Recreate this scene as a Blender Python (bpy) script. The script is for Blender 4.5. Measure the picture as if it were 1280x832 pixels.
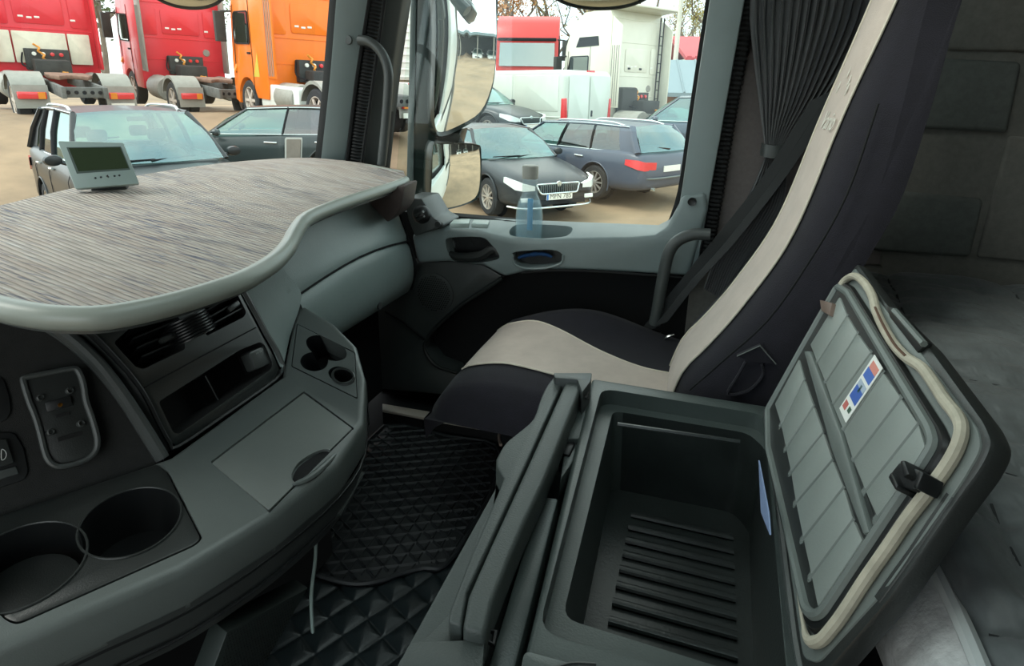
import bpy, bmesh, math, random
from mathutils import Vector, Matrix, noise
random.seed(7)
PI = math.pi
for o in list(bpy.data.objects): bpy.data.objects.remove(o)
scene = bpy.context.scene
COL = scene.collection

# ------------------------------------------------------------------ camera
FPX, CX, CY = 735.0, 640.0, 352.0           # focal length and principal point in pixels of a 1280x832 frame
PITCH, YAW, ROLL, HC = math.atan(237/735.0), math.radians(18.3), math.radians(1.0), 1.12
FW = Vector((-math.sin(YAW)*math.cos(PITCH), math.cos(YAW)*math.cos(PITCH), -math.sin(PITCH)))
RT0 = Vector((math.cos(YAW), math.sin(YAW), 0)); UP0 = RT0.cross(FW)
RT = RT0*math.cos(ROLL) + UP0*math.sin(ROLL); UP = UP0*math.cos(ROLL) - RT0*math.sin(ROLL)
CAMP = Vector((0, 0, HC))
cd = bpy.data.cameras.new('camera'); cam = bpy.data.objects.new('camera', cd); COL.objects.link(cam)
cd.sensor_fit = 'HORIZONTAL'; cd.sensor_width = 36.0; cd.lens = 36.0*FPX/1280.0
cd.shift_y = (CY-416.0)/1280.0; cd.clip_start = 0.02; cd.clip_end = 500
R3 = Matrix((RT, UP, -FW)).transposed()
cam.matrix_world = Matrix.Translation(CAMP) @ R3.to_4x4()
scene.camera = cam

# ------------------------------------------------------------------ sky, sun, exposure
SKY = 1.7
w = bpy.data.worlds.new('overcast_sky'); scene.world = w; w.use_nodes = True
nt = w.node_tree; nt.nodes.clear()
wo = nt.nodes.new('ShaderNodeOutputWorld'); bg = nt.nodes.new('ShaderNodeBackground')
tc = nt.nodes.new('ShaderNodeTexCoord'); nz = nt.nodes.new('ShaderNodeTexNoise'); rp = nt.nodes.new('ShaderNodeValToRGB')
nz.inputs['Scale'].default_value = 2.2; nz.inputs['Detail'].default_value = 5
rp.color_ramp.elements[0].position = .36; rp.color_ramp.elements[0].color = (.56, .73, .80, 1)
rp.color_ramp.elements[1].position = .62; rp.color_ramp.elements[1].color = (.90, .93, .90, 1)
nt.links.new(tc.outputs['Generated'], nz.inputs['Vector']); nt.links.new(nz.outputs['Fac'], rp.inputs['Fac'])
nt.links.new(rp.outputs['Color'], bg.inputs['Color']); bg.inputs['Strength'].default_value = SKY
nt.links.new(bg.outputs['Background'], wo.inputs['Surface'])
sd = bpy.data.lights.new('sun', 'SUN'); sd.energy = 1.4; sd.angle = math.radians(25); sd.color = (1, .96, .9)
sun = bpy.data.objects.new('sun', sd); COL.objects.link(sun); sun.rotation_euler = Vector((-.5, -.35, .8)).to_track_quat('Z', 'Y').to_euler()
vs = scene.view_settings
vs.view_transform = 'Standard'; vs.look = 'None'; vs.exposure = 0.75; vs.gamma = 1.0; vs.use_curve_mapping = False

# ------------------------------------------------------------------ pixel -> world helpers
def ray(x, y): return FW + RT*((x-CX)/FPX) - UP*((y-CY)/FPX)
def pY(x, y, Y): d = ray(x, y); return CAMP + d*(Y/d.y)
def pZ(x, y, Z): d = ray(x, y); return CAMP + d*((Z-HC)/d.z)
def pX(x, y, X): d = ray(x, y); return CAMP + d*(X/d.x)
def pP(x, y, p, n):
    d = ray(x, y); p = Vector(p); n = Vector(n); return CAMP + d*((p-CAMP).dot(n)/d.dot(n))

# ------------------------------------------------------------------ materials
MATS = {}
def lin(h):
    c = [int(h[i:i+2], 16)/255 for i in (0, 2, 4)]
    return tuple(x/12.92 if x <= .04045 else ((x+.055)/1.055)**2.4 for x in c)
def M(name, col, rough=.5, metal=0, bump=0, bscale=300, vary=0, vscale=6, spec=.5, emit=0, sheen=0, coat=0, alpha=None, stretch=None, col2=None, bdist=.002):
    if name in MATS: return MATS[name]
    if isinstance(col, str): col = lin(col)
    m = bpy.data.materials.new(name); m.use_nodes = True; t = m.node_tree; b = t.nodes['Principled BSDF']
    b.inputs['Base Color'].default_value = (*col, 1); b.inputs['Roughness'].default_value = rough; b.inputs['Metallic'].default_value = metal
    b.inputs['Specular IOR Level'].default_value = spec; b.inputs['Coat Weight'].default_value = coat; b.inputs['Sheen Weight'].default_value = sheen
    co = t.nodes.new('ShaderNodeTexCoord'); vec = co.outputs['Object']
    if stretch:
        mp = t.nodes.new('ShaderNodeMapping'); mp.inputs['Scale'].default_value = stretch; t.links.new(vec, mp.inputs['Vector']); vec = mp.outputs['Vector']
    if vary:
        n = t.nodes.new('ShaderNodeTexNoise'); n.inputs['Scale'].default_value = vscale; n.inputs['Detail'].default_value = 6; n.inputs['Roughness'].default_value = .65
        r = t.nodes.new('ShaderNodeValToRGB')
        if col2 is None: c0 = tuple(max(0, x*(1-vary)) for x in col); c1 = tuple(min(1, x*(1+vary)) for x in col)
        else: c0 = lin(col2) if isinstance(col2, str) else col2; c1 = col
        r.color_ramp.elements[0].position = .35; r.color_ramp.elements[1].position = .65
        r.color_ramp.elements[0].color = (*c0, 1); r.color_ramp.elements[1].color = (*c1, 1)
        t.links.new(vec, n.inputs['Vector']); t.links.new(n.outputs['Fac'], r.inputs['Fac']); t.links.new(r.outputs['Color'], b.inputs['Base Color'])
    if bump:
        n2 = t.nodes.new('ShaderNodeTexNoise'); n2.inputs['Scale'].default_value = bscale; n2.inputs['Detail'].default_value = 3
        bp = t.nodes.new('ShaderNodeBump'); bp.inputs['Strength'].default_value = bump; bp.inputs['Distance'].default_value = bdist
        t.links.new(vec, n2.inputs['Vector']); t.links.new(n2.outputs['Fac'], bp.inputs['Height']); t.links.new(bp.outputs['Normal'], b.inputs['Normal'])
    if alpha is not None: b.inputs['Alpha'].default_value = alpha
    if emit: b.inputs['Emission Color'].default_value = (*col, 1); b.inputs['Emission Strength'].default_value = emit
    MATS[name] = m; return m
def glass_mat(name, tint, gloss=.06, rough=.0, gcol=(1, 1, 1)):
    m = bpy.data.materials.new(name); m.use_nodes = True; t = m.node_tree; t.nodes.clear()
    o = t.nodes.new('ShaderNodeOutputMaterial'); mx = t.nodes.new('ShaderNodeMixShader'); tr = t.nodes.new('ShaderNodeBsdfTransparent'); gl = t.nodes.new('ShaderNodeBsdfGlossy')
    lw = t.nodes.new('ShaderNodeLayerWeight'); lw.inputs['Blend'].default_value = .35
    mr = t.nodes.new('ShaderNodeMapRange'); mr.inputs['To Min'].default_value = gloss; mr.inputs['To Max'].default_value = min(1, gloss+.6)
    pw = t.nodes.new('ShaderNodeMath'); pw.operation = 'POWER'; pw.inputs[1].default_value = 2.5
    tr.inputs['Color'].default_value = (*tint, 1); gl.inputs['Roughness'].default_value = rough; gl.inputs['Color'].default_value = (*gcol, 1)
    t.links.new(lw.outputs['Facing'], pw.inputs[0]); t.links.new(pw.outputs[0], mr.inputs['Value']); t.links.new(mr.outputs['Result'], mx.inputs['Fac'])
    t.links.new(tr.outputs[0], mx.inputs[1]); t.links.new(gl.outputs[0], mx.inputs[2]); t.links.new(mx.outputs[0], o.inputs['Surface'])
    MATS[name] = m; return m

# ------------------------------------------------------------------ geometry helpers
def crv(pts, n=4, closed=False):
    """Catmull-Rom through points"""
    P = [Vector(p) for p in pts]; out = []; L = len(P)
    rng = range(L) if closed else range(L-1)
    for i in rng:
        a = P[(i-1) % L] if (closed or i > 0) else P[0]*2-P[1]
        b, c = P[i], P[(i+1) % L]
        d = P[(i+2) % L] if (closed or i+2 < L) else P[-1]*2-P[-2]
        for k in range(n):
            t = k/n
            out.append(.5*((2*b)+(c-a)*t+(2*a-5*b+4*c-d)*t*t+(3*b-a-3*c+d)*t**3))
    if not closed: out.append(P[-1].copy())
    return out
class G:
    def __init__(s): s.v = []; s.f = []; s.mi = []; s.cur = 0
    def add(s, vs_, fs):
        k = len(s.v); s.v += [tuple(p) for p in vs_]
        for f in fs: s.f.append(tuple(i+k for i in f)); s.mi.append(s.cur)
        return s
    def box(s, c, d, rot=None):
        c = Vector(c); P = []
        for z in (-.5, .5):
            for y in (-.5, .5):
                for x in (-.5, .5):
                    p = Vector((x*d[0], y*d[1], z*d[2]))
                    if rot is not None: p = rot @ p
                    P.append(c+p)
        return s.add(P, [(0, 2, 3, 1), (4, 5, 7, 6), (0, 1, 5, 4), (2, 6, 7, 3), (0, 4, 6, 2), (1, 3, 7, 5)])
    def prism(s, pts, off):
        """closed solid from outline pts extruded by off (vector)"""
        pts = [Vector(p) for p in pts]; off = Vector(off); n = len(pts)
        nrm = Vector((0, 0, 0))
        for i in range(n): nrm += (pts[i]-pts[0]).cross(pts[(i+1) % n]-pts[0])
        if nrm.dot(off) > 0: pts = pts[::-1]
        f = [tuple(range(n)), tuple(range(2*n-1, n-1, -1))]
        f += [(i, i+n, (i+1) % n+n, (i+1) % n)[::-1][::-1] for i in range(n)]
        f = [f[0], f[1]]+[((i+1) % n, i, i+n, (i+1) % n+n) for i in range(n)]
        return s.add(pts+[p+off for p in pts], f)
    def tube(s, pts, r, n=10, closed=False, flat=1.0, up=None, cap=True):
        P = [Vector(p) for p in pts]; L = len(P); rows = []; prev = None
        for i, p in enumerate(P):
            a = P[(i-1) % L] if (closed or i > 0) else P[0]; b = P[(i+1) % L] if (closed or i < L-1) else P[-1]
            t = (b-a).normalized()
            if up is not None: u = Vector(up)
            elif prev is None: u = Vector((0, 0, 1)) if abs(t.z) < .9 else Vector((1, 0, 0))
            else: u = prev
            x = t.cross(u)
            if x.length < 1e-6: x = t.orthogonal()
            x.normalize(); y = x.cross(t).normalized(); prev = y
            rr = r[i] if isinstance(r, (list, tuple)) else r
            rows.append([p+x*(rr*math.cos(2*PI*k/n))+y*(rr*flat*math.sin(2*PI*k/n)) for k in range(n)])
        V = [q for row in rows for q in row]; f = []
        for i in range(L if closed else L-1):
            for k in range(n):
                a = i*n+k; b = i*n+(k+1) % n; c = ((i+1) % L)*n+(k+1) % n; d = ((i+1) % L)*n+k
                f.append((a, b, c, d))
        if not closed and cap: f += [tuple(range(n))[::-1], tuple((L-1)*n+k for k in range(n))]
        return s.add(V, f)
    def loft(s, rows, closed=False, cap=False, flip=False):
        n = len(rows[0]); V = [p for r in rows for p in r]; f = []
        for i in range(len(rows)-1):
            for k in range(n if closed else n-1):
                q = (i*n+k, i*n+(k+1) % n, (i+1)*n+(k+1) % n, (i+1)*n+k)
                f.append(q[::-1] if flip else q)
        if cap:
            a = tuple(range(n)); b = tuple((len(rows)-1)*n+k for k in range(n))
            f += [a if flip else a[::-1], b[::-1] if flip else b]
        return s.add(V, f)
    def lathe(s, prof, n=24, c=(0, 0, 0), mat=None, cap=True):
        """prof = [(r,h)], axis local z"""
        c = Vector(c); rows = []
        for r, h in prof:
            row = []
            for k in range(n):
                p = Vector((r*math.cos(2*PI*k/n), r*math.sin(2*PI*k/n), h))
                if mat is not None: p = mat @ p
                row.append(c+p)
            rows.append(row)
        return s.loft(rows, closed=True, cap=cap)
    def xf(s, fn, k0=0):
        s.v = s.v[:k0]+[tuple(fn(Vector(p))) for p in s.v[k0:]]; return s
    def obj(s, name, mat, parent=None, bevel=0, seg=2, smooth=True, ang=35, local=False, kind=None, bang=30, weld=True, lab=None):
        me = bpy.data.meshes.new(name); me.from_pydata(s.v, [], s.f)
        mats = mat if isinstance(mat, (list, tuple)) else [mat]
        for m in mats: me.materials.append(m)
        if len(mats) > 1: me.polygons.foreach_set('material_index', s.mi)
        return finish(name, me, parent, bevel, seg, smooth, ang, local, kind, bang, weld, lab)
def finish(name, me, parent=None, bevel=0, seg=2, smooth=True, ang=35, local=False, kind=None, bang=30, weld=True, lab=None):
    bm = bmesh.new(); bm.from_mesh(me)
    if weld: bmesh.ops.remove_doubles(bm, verts=bm.verts, dist=1e-5)
    bmesh.ops.recalc_face_normals(bm, faces=bm.faces)
    if bevel:
        es = [e for e in bm.edges if len(e.link_faces) == 2 and e.calc_face_angle(0) > math.radians(bang)]
        if es: bmesh.ops.bevel(bm, geom=es, offset=bevel, segments=seg, profile=.5, affect='EDGES', clamp_overlap=True)
    for e in bm.edges:
        e.smooth = (len(e.link_faces) == 2 and e.calc_face_angle(0) < math.radians(ang))
    for fa in bm.faces: fa.smooth = smooth
    bm.to_mesh(me); bm.free()
    o = bpy.data.objects.new(name, me); COL.objects.link(o)
    if parent is not None:
        o.parent = parent
        if not local: o.matrix_parent_inverse = wmat(parent).inverted()
    if kind: o['kind'] = kind
    if lab: o['label'] = lab
    return o
def wmat(o):
    m = o.matrix_basis.copy()
    if o.parent: m = wmat(o.parent) @ o.matrix_parent_inverse @ m
    return m
def thing(name, label, cat, loc=(0, 0, 0), rz=0, group=None):
    o = bpy.data.objects.new(name, None); COL.objects.link(o); o.empty_display_size = .05
    o.location = loc; o.rotation_euler = (0, 0, rz); return tag(o, label, cat, group)
def tag(o, label, cat, group=None):
    o['label'] = label; o['category'] = cat
    if group: o['group'] = group
    return o
def struct(o, label=None):
    o['kind'] = 'structure'
    if label: o['label'] = label
    return o
def sroot(name, label=None, loc=(0, 0, 0)):
    o = bpy.data.objects.new(name, None); COL.objects.link(o); o.location = loc; o.empty_display_size = .05
    return struct(o, label)
def carve(o, cutters, ang=35, mode='DIFFERENCE'):
    for c in cutters:
        m = o.modifiers.new('b', 'BOOLEAN'); m.operation = mode; m.solver = 'EXACT'; m.object = c
    bpy.context.view_layer.update()
    dg = bpy.context.evaluated_depsgraph_get()
    me = bpy.data.meshes.new_from_object(o.evaluated_get(dg)); o.modifiers.clear(); old = o.data; o.data = me; bpy.data.meshes.remove(old)
    for c in cutters:
        md = c.data; bpy.data.objects.remove(c); bpy.data.meshes.remove(md)
    bm = bmesh.new(); bm.from_mesh(me)
    for e in bm.edges: e.smooth = (len(e.link_faces) == 2 and e.calc_face_angle(0) < math.radians(ang))
    for f in bm.faces: f.smooth = True
    bm.to_mesh(me); bm.free(); return o
def copy_tree(o, parent=None):
    c = o.copy(); COL.objects.link(c); c.parent = parent
    if parent is not None: c.matrix_parent_inverse = o.matrix_parent_inverse.copy()
    for ch in list(o.children): copy_tree(ch, c)
    return c
def text(name, s, size, mtx, mat, parent, ext=.0004, shear=0):
    cu = bpy.data.curves.new(name, 'FONT'); cu.body = s; cu.size = size; cu.align_x = 'CENTER'; cu.align_y = 'CENTER'; cu.extrude = ext; cu.shear = shear
    t = bpy.data.objects.new(name, cu); COL.objects.link(t); bpy.context.view_layer.update()
    me = bpy.data.meshes.new_from_object(t.evaluated_get(bpy.context.evaluated_depsgraph_get())); bpy.data.objects.remove(t); bpy.data.curves.remove(cu)
    me.materials.clear(); me.materials.append(mat); me.transform(mtx)
    return finish(name, me, parent, smooth=False, local=False)
def frame(o, x, y):
    """4x4 with origin o, x axis, y axis (orthonormalised), z = normal"""
    x = Vector(x).normalized(); z = x.cross(Vector(y)).normalized(); y = z.cross(x)
    m = Matrix((x, y, z)).transposed().to_4x4(); m.translation = Vector(o); return m
def ngon(c, rx, ry, n, ux, uy, rot=0):
    c = Vector(c); ux = Vector(ux); uy = Vector(uy); out = []
    for k in range(n):
        a = 2*PI*k/n; x = rx*math.cos(a); y = ry*math.sin(a)
        out.append(c+ux*(x*math.cos(rot)-y*math.sin(rot))+uy*(x*math.sin(rot)+y*math.cos(rot)))
    return out
def rounded(pts, r, n=4):
    """round the corners of a planar outline"""
    P = [Vector(p) for p in pts]; L = len(P); out = []
    for i in range(L):
        a, b, c = P[i-1], P[i], P[(i+1) % L]
        u = (a-b); v = (c-b); d = min(r, u.length*.45, v.length*.45)
        s, e = b+u.normalized()*d, b+v.normalized()*d
        for k in range(n+1):
            t = k/n; out.append(s*(1-t)**2+b*(2*t*(1-t))+e*t*t)
    return out
def pxl(pts, fn): return [fn(x, y) for x, y in pts]
# ------------------------------------------------------------------ interior materials
GREY = M('dash_grey_plastic', '7c8886', .36, bump=.18, bscale=500, vary=.06, vscale=4)
GREY2 = M('door_grey_plastic', '788484', .42, bump=.15, bscale=500, vary=.05, vscale=4)
CONS = M('console_grey_plastic', '5a605e', .34, bump=.18, bscale=600, vary=.06, vscale=5)
DARK = M('dark_plastic', '2a2d2c', .36, bump=.15, bscale=500, vary=.1, vscale=6)
DARK2 = M('charcoal_plastic', '414544', .4, bump=.15, bscale=500, vary=.08, vscale=6)
BLACK = M('black_plastic', '17191a', .4)
BLACKM = M('black_matt', '0c0d0e', .9)
FELT = M('dark_felt', '232423', .95, bump=.5, bscale=900, vary=.15, vscale=60)
RUBBER = M('rubber_seal', '141516', .7)
CARPET = M('cab_carpet', '111214', 1, bump=.5, bscale=700)
HEAD = M('headlining_fabric', '6d6664', 1, bump=.4, bscale=800, vary=.08, vscale=90)
HEADP = M('bunk_wall_fabric', '77756f', 1, bump=.4, bscale=800, vary=.1, vscale=60)
HEADQ = M('bunk_wall_pad_fabric', '6a6d69', 1, bump=.4, bscale=800, vary=.1, vscale=60)
TRIMG = M('table_edge_grey', '92978f', .35, vary=.05, vscale=9)
CHROME = M('chrome', 'd0d4d2', .12, metal=1)
SILVER = M('silver_plastic', '9fb0ac', .35, vary=.04)
WHITEP = M('white_paint', 'e6ece8', .3, vary=.03, vscale=3)
GLASS = glass_mat('window_glass', (.93, .97, .95), .02)
MIRR = M('mirror_glass', 'f2f6f4', .005, metal=1)

# ------------------------------------------------------------------ the cab shell
fl = G().box((-.15, .66, -.03), (2.7, 2.36, .06)).obj('floor', CARPET); struct(fl, 'black carpeted cab floor')
g = G(); g.box((-.95, .68, 1.98), (.9, 2.5, .06)); g.box((.77, .68, 1.98), (.86, 2.5, .06)); g.box((-.08, -.18, 1.98), (.84, .78, .06)); g.box((-.08, 1.57, 1.98), (.84, .72, .06)); struct(g.obj('ceiling', HEAD))
struct(G().box((-.08, .71, 1.995), (.9, 1.06, .006)).obj('added_hatch', GLASS), 'added glass roof hatch letting daylight into the cab')  # hatch added so daylight falls on the fridge and bunk
wr = G().box((1.17, .68, .95), (.05, 2.5, 2.1)).obj('wall_rear', HEADP); struct(wr)
g = G(); g.box((-.1, -.52, 1.75), (2.6, .06, .46)); g.box((.55, -.52, .3), (1.3, .06, .7)); g.box((-1.2, -.52, .3), (.4, .06, .7)); g.box((.55, -.52, 1.1), (1.3, .06, 1.0)); g.box((-1.2, -.52, 1.1), (.4, .06, 1.0))
struct(g.obj('wall_left', DARK2))  # driver's doorway left open, added to bring daylight to the bunk
g = G(); g.box((-1.45, .68, .4), (.06, 2.4, .9)); g.box((-1.3, .68, 1.9), (.2, 2.4, .2)); struct(g.obj('wall_front', DARK))
# windscreen, a curved pane
rows = []
for z, dx in ((.80, 0), (1.15, .05), (1.5, .11), (1.85, .18)):
    rows.append([Vector((-1.44+dx+.24*max(0, abs(y-.62)-.62)**2*2.2, y, z)) for y in [-.52+2.24*k/20 for k in range(21)]])
struct(G().loft(rows).obj('window_1', GLASS), 'windscreen of the truck cab')
def ext(pl):
    """extend a pixel polyline above and below the frame"""
    (x0, y0), (x1, y1) = pl[0], pl[1]; (a0, b0), (a1, b1) = pl[-2], pl[-1]
    return [(x0-(x1-x0)*1.0, y0-(y1-y0)*1.0)]+pl+[(a1+(a1-a0)*.35, b1+(b1-b0)*.35)]
def strip(name, L, R, YL, YR, mat, parent=None, th=.05, bevel=.006, e=True):
    if e: L, R = ext(L), ext(R)
    A = crv([pY(x, y, YL) for x, y in L], 4); B = crv([pY(x, y, YR) for x, y in R], 4); o = Vector((0, th, 0))
    g = G(); g.loft([[a, b, b+o, a+o] for a, b in zip(A, B)], closed=True, cap=True)
    return g.obj(name, mat, parent, bevel=bevel)
ap = sroot('trim_1', 'grey windscreen pillar trim', (-1.1, 1.68, .8))
strip('pillar_cover', [(419, 0), (411, 100), (400, 200)], [(464, 0), (447, 100), (432, 200)], 1.63, 1.68, GREY2, ap)
strip('windscreen_rubber', [(411, 0), (403, 100), (393, 200)], [(422, 0), (413, 100), (402, 200)], 1.66, 1.66, RUBBER, ap, th=.02, bevel=.003)
G().lathe([(.013, 0), (.012, .004), (0, .005)], 14, pY(436, 50, 1.655), Matrix.Rotation(PI/2, 3, 'X')).obj('screw_cap', DARK2, ap)
def corr(pts, r, n=130):
    P = crv(pts, 12); T = []; R = []
    tot = sum((P[i+1]-P[i]).length for i in range(len(P)-1)); st = tot/n; acc = 0; T.append(P[0])
    for i in range(len(P)-1):
        seg = P[i+1]-P[i]; L = seg.length; d = st-acc
        while d <= L: T.append(P[i]+seg*(d/L)); d += st
        acc = L-(d-st)
    return T, [r*(1 if k % 2 else .8) for k in range(len(T))]
T, R = corr([pY(x, y, 1.70) for x, y in ext([(471, 0), (457, 100), (444, 200)])], .026, 150)
G().tube(T, R, 8).obj('rubber_door_seal', RUBBER, ap)
for s_, (a, b, c) in ((0, (462, 446, 434)), (1, (481, 467, 453))):
    G().tube(crv([pY(x, y, 1.675) for x, y in ext([(a, 0), (b, 100), (c, 200)])], 4), .006, 6).obj('seal_lip', BLACKM, ap)
# B pillar seal and fabric wall behind it
T, R = corr([pY(x, y, 1.74) for x, y in ext([(938, 0), (915, 120), (897, 230), (885, 300)])], .022, 150)
bp = sroot('trim_2', 'black rubber door seal', (0, 1.74, .8))
G().tube(T, R, 8).obj('rubber_door_seal', RUBBER, bp)
G().tube(crv([pY(x, y, 1.72) for x, y in ext([(928, 0), (905, 120), (887, 230), (877, 300)])], 4), .008, 6).obj('seal_lip', BLACKM, bp)
wrt = sroot('wall_right', 'fabric covered cab side wall behind the door', (.5, 1.8, 0))
g = G(); g.box((.58, 1.80, .95), (1.2, .06, 2.0)); g.obj('wall_lining', HEADP, wrt)
g = G(); g.prism(pxl([(905, -150), (1110, -150), (1100, 330), (880, 330)], lambda x, y: pY(x, y, 1.765)), (0, .02, 0)); g.obj('light_lining', HEAD, wrt)
def pad(px, Y=1.755, mat=HEADQ, b=.012):
    g = G(); g.prism(pxl(px, lambda x, y: pY(x, y, Y)), (0, .03, 0)); return g.obj('padded_panel', mat, wrt, bevel=b, seg=3)
pad([(1120, 70), (1279, 77), (1261, 166), (1100, 158)]); pad([(1090, 236), (1231, 249), (1214, 322), (1070, 312)])
pad([(1262, 170), (1330, 174), (1310, 330), (1222, 322)], 1.76, HEADP, .008)
pad([(1180, -60), (1390, -60), (1370, 66), (1168, 62)], 1.76, HEADP, .008)
g = G(); g.box((.35, 1.885, .05), (2.9, .03, 1.3)); g.box((.6, 1.885, 1.3), (1.2, .03, 1.4)); g.obj('outer_skin', WHITEP, wrt, bevel=.008)

# ------------------------------------------------------------------ passenger door
door = sroot('door_1', 'grey passenger door of the truck cab', (-.5, 1.78, 0))
strip('front_frame', [(481, 0), (467, 100), (452, 200)], [(503, 0), (489, 100), (477, 215)], 1.72, 1.76, DARK2, door, .06)
strip('glass_rubber', [(500, 0), (487, 100), (476, 215)], [(506, 0), (492, 100), (483, 215)], 1.78, 1.78, RUBBER, door, .02, .002)
strip('rear_frame', [(887, 0), (866, 140), (850, 250), (838, 290)], [(931, 0), (908, 130), (890, 230), (876, 310)], 1.70, 1.69, GREY2, door, .05, .01)
strip('glass_rubber', [(882, 0), (861, 140), (847, 238), (830, 290)], [(889, 0), (868, 140), (853, 240), (838, 292)], 1.79, 1.79, RUBBER, door, .02, .002)
g = G(); g.box((-.55, 1.815, .36), (1.15, .05, .72)); g.obj('door_shell', BLACKM, door)
up_px = [(514, 294), (535, 288), (560, 285), (595, 288), (617, 294), (636, 299), (675, 301), (714, 299), (745, 298), (790, 297), (818, 294), (834, 284), (846, 262), (852, 246), (882, 240), (885, 262), (874, 300), (862, 345), (854, 345),
         (790, 341), (730, 338), (686, 337), (655, 340), (630, 346), (604, 332), (560, 327), (521, 329)]
g = G(); g.prism(pxl(up_px, lambda x, y: pY(x, y, 1.68)), (0, .135, 0)); wl0, wl1 = pY(560, 269, 1.815), pY(826, 280, 1.815); zw = lambda x: wl0.z+(wl1.z-wl0.z)*(x-wl0.x)/(wl1.x-wl0.x)
g.xf(lambda p: Vector((p.x, p.y, zw(p.x))) if p.y > 1.75 and p.z > .63 and p.x < -.10 else p); card = g.obj('armrest_panel', GREY2, door, bevel=.012, seg=3)
cut = []
rcx = pY(676, 290, 1.74).x
rz_ = [Vector((rcx+x, 1.742+y, .70)) for x, y in ((-.1, -.004), (-.095, -.028), (-.075, -.042), (0, -.046), (.075, -.042), (.095, -.028), (.1, 0), (.092, .025), (.07, .036), (0, .038), (-.07, .036), (-.092, .025))]
cut.append(G().prism([p+Vector((0, 0, .06)) for p in crv(rz_, 2, True)], (0, 0, -.087)).obj('c', BLACK))
hd = crv(pxl([(557, 303), (563, 297), (600, 296), (612, 303), (624, 319), (619, 325), (600, 328), (572, 328), (562, 320)], lambda x, y: pY(x, y, 1.68)), 3, True)
cut.append(G().prism([p-Vector((0, .03, 0)) for p in hd], (0, .08, 0)).obj('c', BLACK))
tr = crv(pxl([(641, 316), (660, 313), (690, 312), (703, 318), (700, 329), (680, 334), (655, 334), (643, 328)], lambda x, y: pY(x, y, 1.68)), 3, True)
cut.append(G().prism([p-Vector((0, .03, 0)) for p in tr], (0, .075, 0)).obj('c', BLACK))
carve(card, cut)
g = G(); g.prism([p+Vector((0, .05, 0)) for p in hd], (0, .005, 0)); hb = g.obj('handle_recess', BLACK, door)
P = crv(pxl([(562, 317), (575, 321), (600, 320), (617, 311), (622, 318)], lambda x, y: pY(x, y, 1.69)), 4)
G().tube(P, [.010+.006*math.sin(PI*i/(len(P)-1)) for i in range(len(P))], 8).obj('door_handle', DARK, door)
g = G(); g.prism([p+Vector((0, .045, 0)) for p in tr], (0, .005, 0)); g.obj('tray_recess', DARK, door)
G().tube(crv(pxl([(641, 318), (643, 329), (656, 335), (682, 335), (701, 329), (704, 319)], lambda x, y: pY(x, y, 1.678)), 4), .004, 6).obj('tray_lip', GREY2, door)

sp_px = [(505, 330), (521, 328), (560, 326), (604, 331), (630, 346), (604, 361), (578, 378), (552, 400), (535, 420), (531, 436), (545, 455), (569, 464), (580, 496), (470, 486), (450, 400)]
g = G(); g.prism(pxl(sp_px, lambda x, y: pY(x, y, 1.715)), (0, .09, 0)); g.obj('speaker_panel', DARK2, door, bevel=.008)
c = pY(543, 366, 1.712); gr = G().lathe([(.071, 0), (.07, .004), (.06, .006), (0, .007)], 32, c, Matrix.Rotation(PI/2, 3, 'X')).obj('speaker_grille', DARK2, door)
g = G()
for i in range(-8, 9):
    for j in range(-8, 9):
        x = (i+.5*(j % 2))*.0082; z = j*.0075
        if x*x+z*z < .061**2: g.lathe([(.0026, 0), (.0024, .0012)], 6, c+Vector((x, -.0066, z)), Matrix.Rotation(PI/2, 3, 'X'))
g.obj('grille_holes', BLACKM, gr, kind='stuff', smooth=False)
G().tube(crv(pxl([(628, 347), (604, 363), (578, 380), (552, 402), (535, 421), (531, 436), (545, 456), (572, 466)], lambda x, y: pY(x, y, 1.712)), 4), .007, 8).obj('pocket_lip', DARK, door)
G().tube(pxl([(481, 389), (505, 403), (534, 427)], lambda x, y: pY(x, y, 1.71)), .003, 6).obj('panel_seam', BLACKM, door)
G().tube(crv(pxl([(652, 341), (690, 338), (740, 339), (800, 343), (856, 347)], lambda x, y: pY(x, y, 1.675)), 4), .004, 6).obj('panel_seam', BLACKM, door)
# mirror corner with joystick
g = G(); g.prism(pxl([(504, 247), (527, 248), (533, 258), (541, 272), (554, 279), (554, 284), (518, 295), (510, 275)], lambda x, y: pY(x, y, 1.66)), (0, .13, 0)); cor = g.obj('mirror_corner', DARK2, door, bevel=.006)
c = pY(526, 268, 1.65); g = G(); g.lathe([(.030, -.012), (.030, 0), (.025, .008), (.014, .014), (0, .016)], 18, c, Matrix.Rotation(PI/2, 3, 'X'))
kn = g.obj('mirror_joystick', BLACK, cor)
g = G(); g.box(c+Vector((.004, -.018, .006)), (.034, .014, .008), Matrix.Rotation(-.5, 3, 'Y')); g.box(c+Vector((.008, -.016, -.008)), (.03, .012, .006), Matrix.Rotation(-.5, 3, 'Y')); g.obj('joystick_grip', DARK, kn, bevel=.002)
G().lathe([(.011, 0), (.010, .006), (0, .007)], 14, pY(548, 280, 1.655), Matrix.Rotation(PI/2, 3, 'X')).obj('button', DARK, cor)
for px in ([(562, 279), (567, 274), (588, 273), (586, 279)], [(589, 279), (592, 274), (612, 275), (610, 280)]):
    g = G(); g.prism([pZ(x, y, .748) for x, y in px], (0, 0, -.014)); g.obj('window_switch', SILVER, door, bevel=.003)
P = crv(pxl([(888, 293), (866, 293), (847, 301), (836, 316), (829, 345), (822, 385), (818, 405)], lambda x, y: pY(x, y, 1.62)), 6)
G().tube(P, .0165, 12).obj('grab_handle', DARK2, door)
G().lathe([(.012, 0), (.011, .005), (.006, .002), (0, .002)], 16, pY(865, 252, 1.676), Matrix.Rotation(PI/2, 3, 'X')).obj('screw_cap', BLACK, door)
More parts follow.
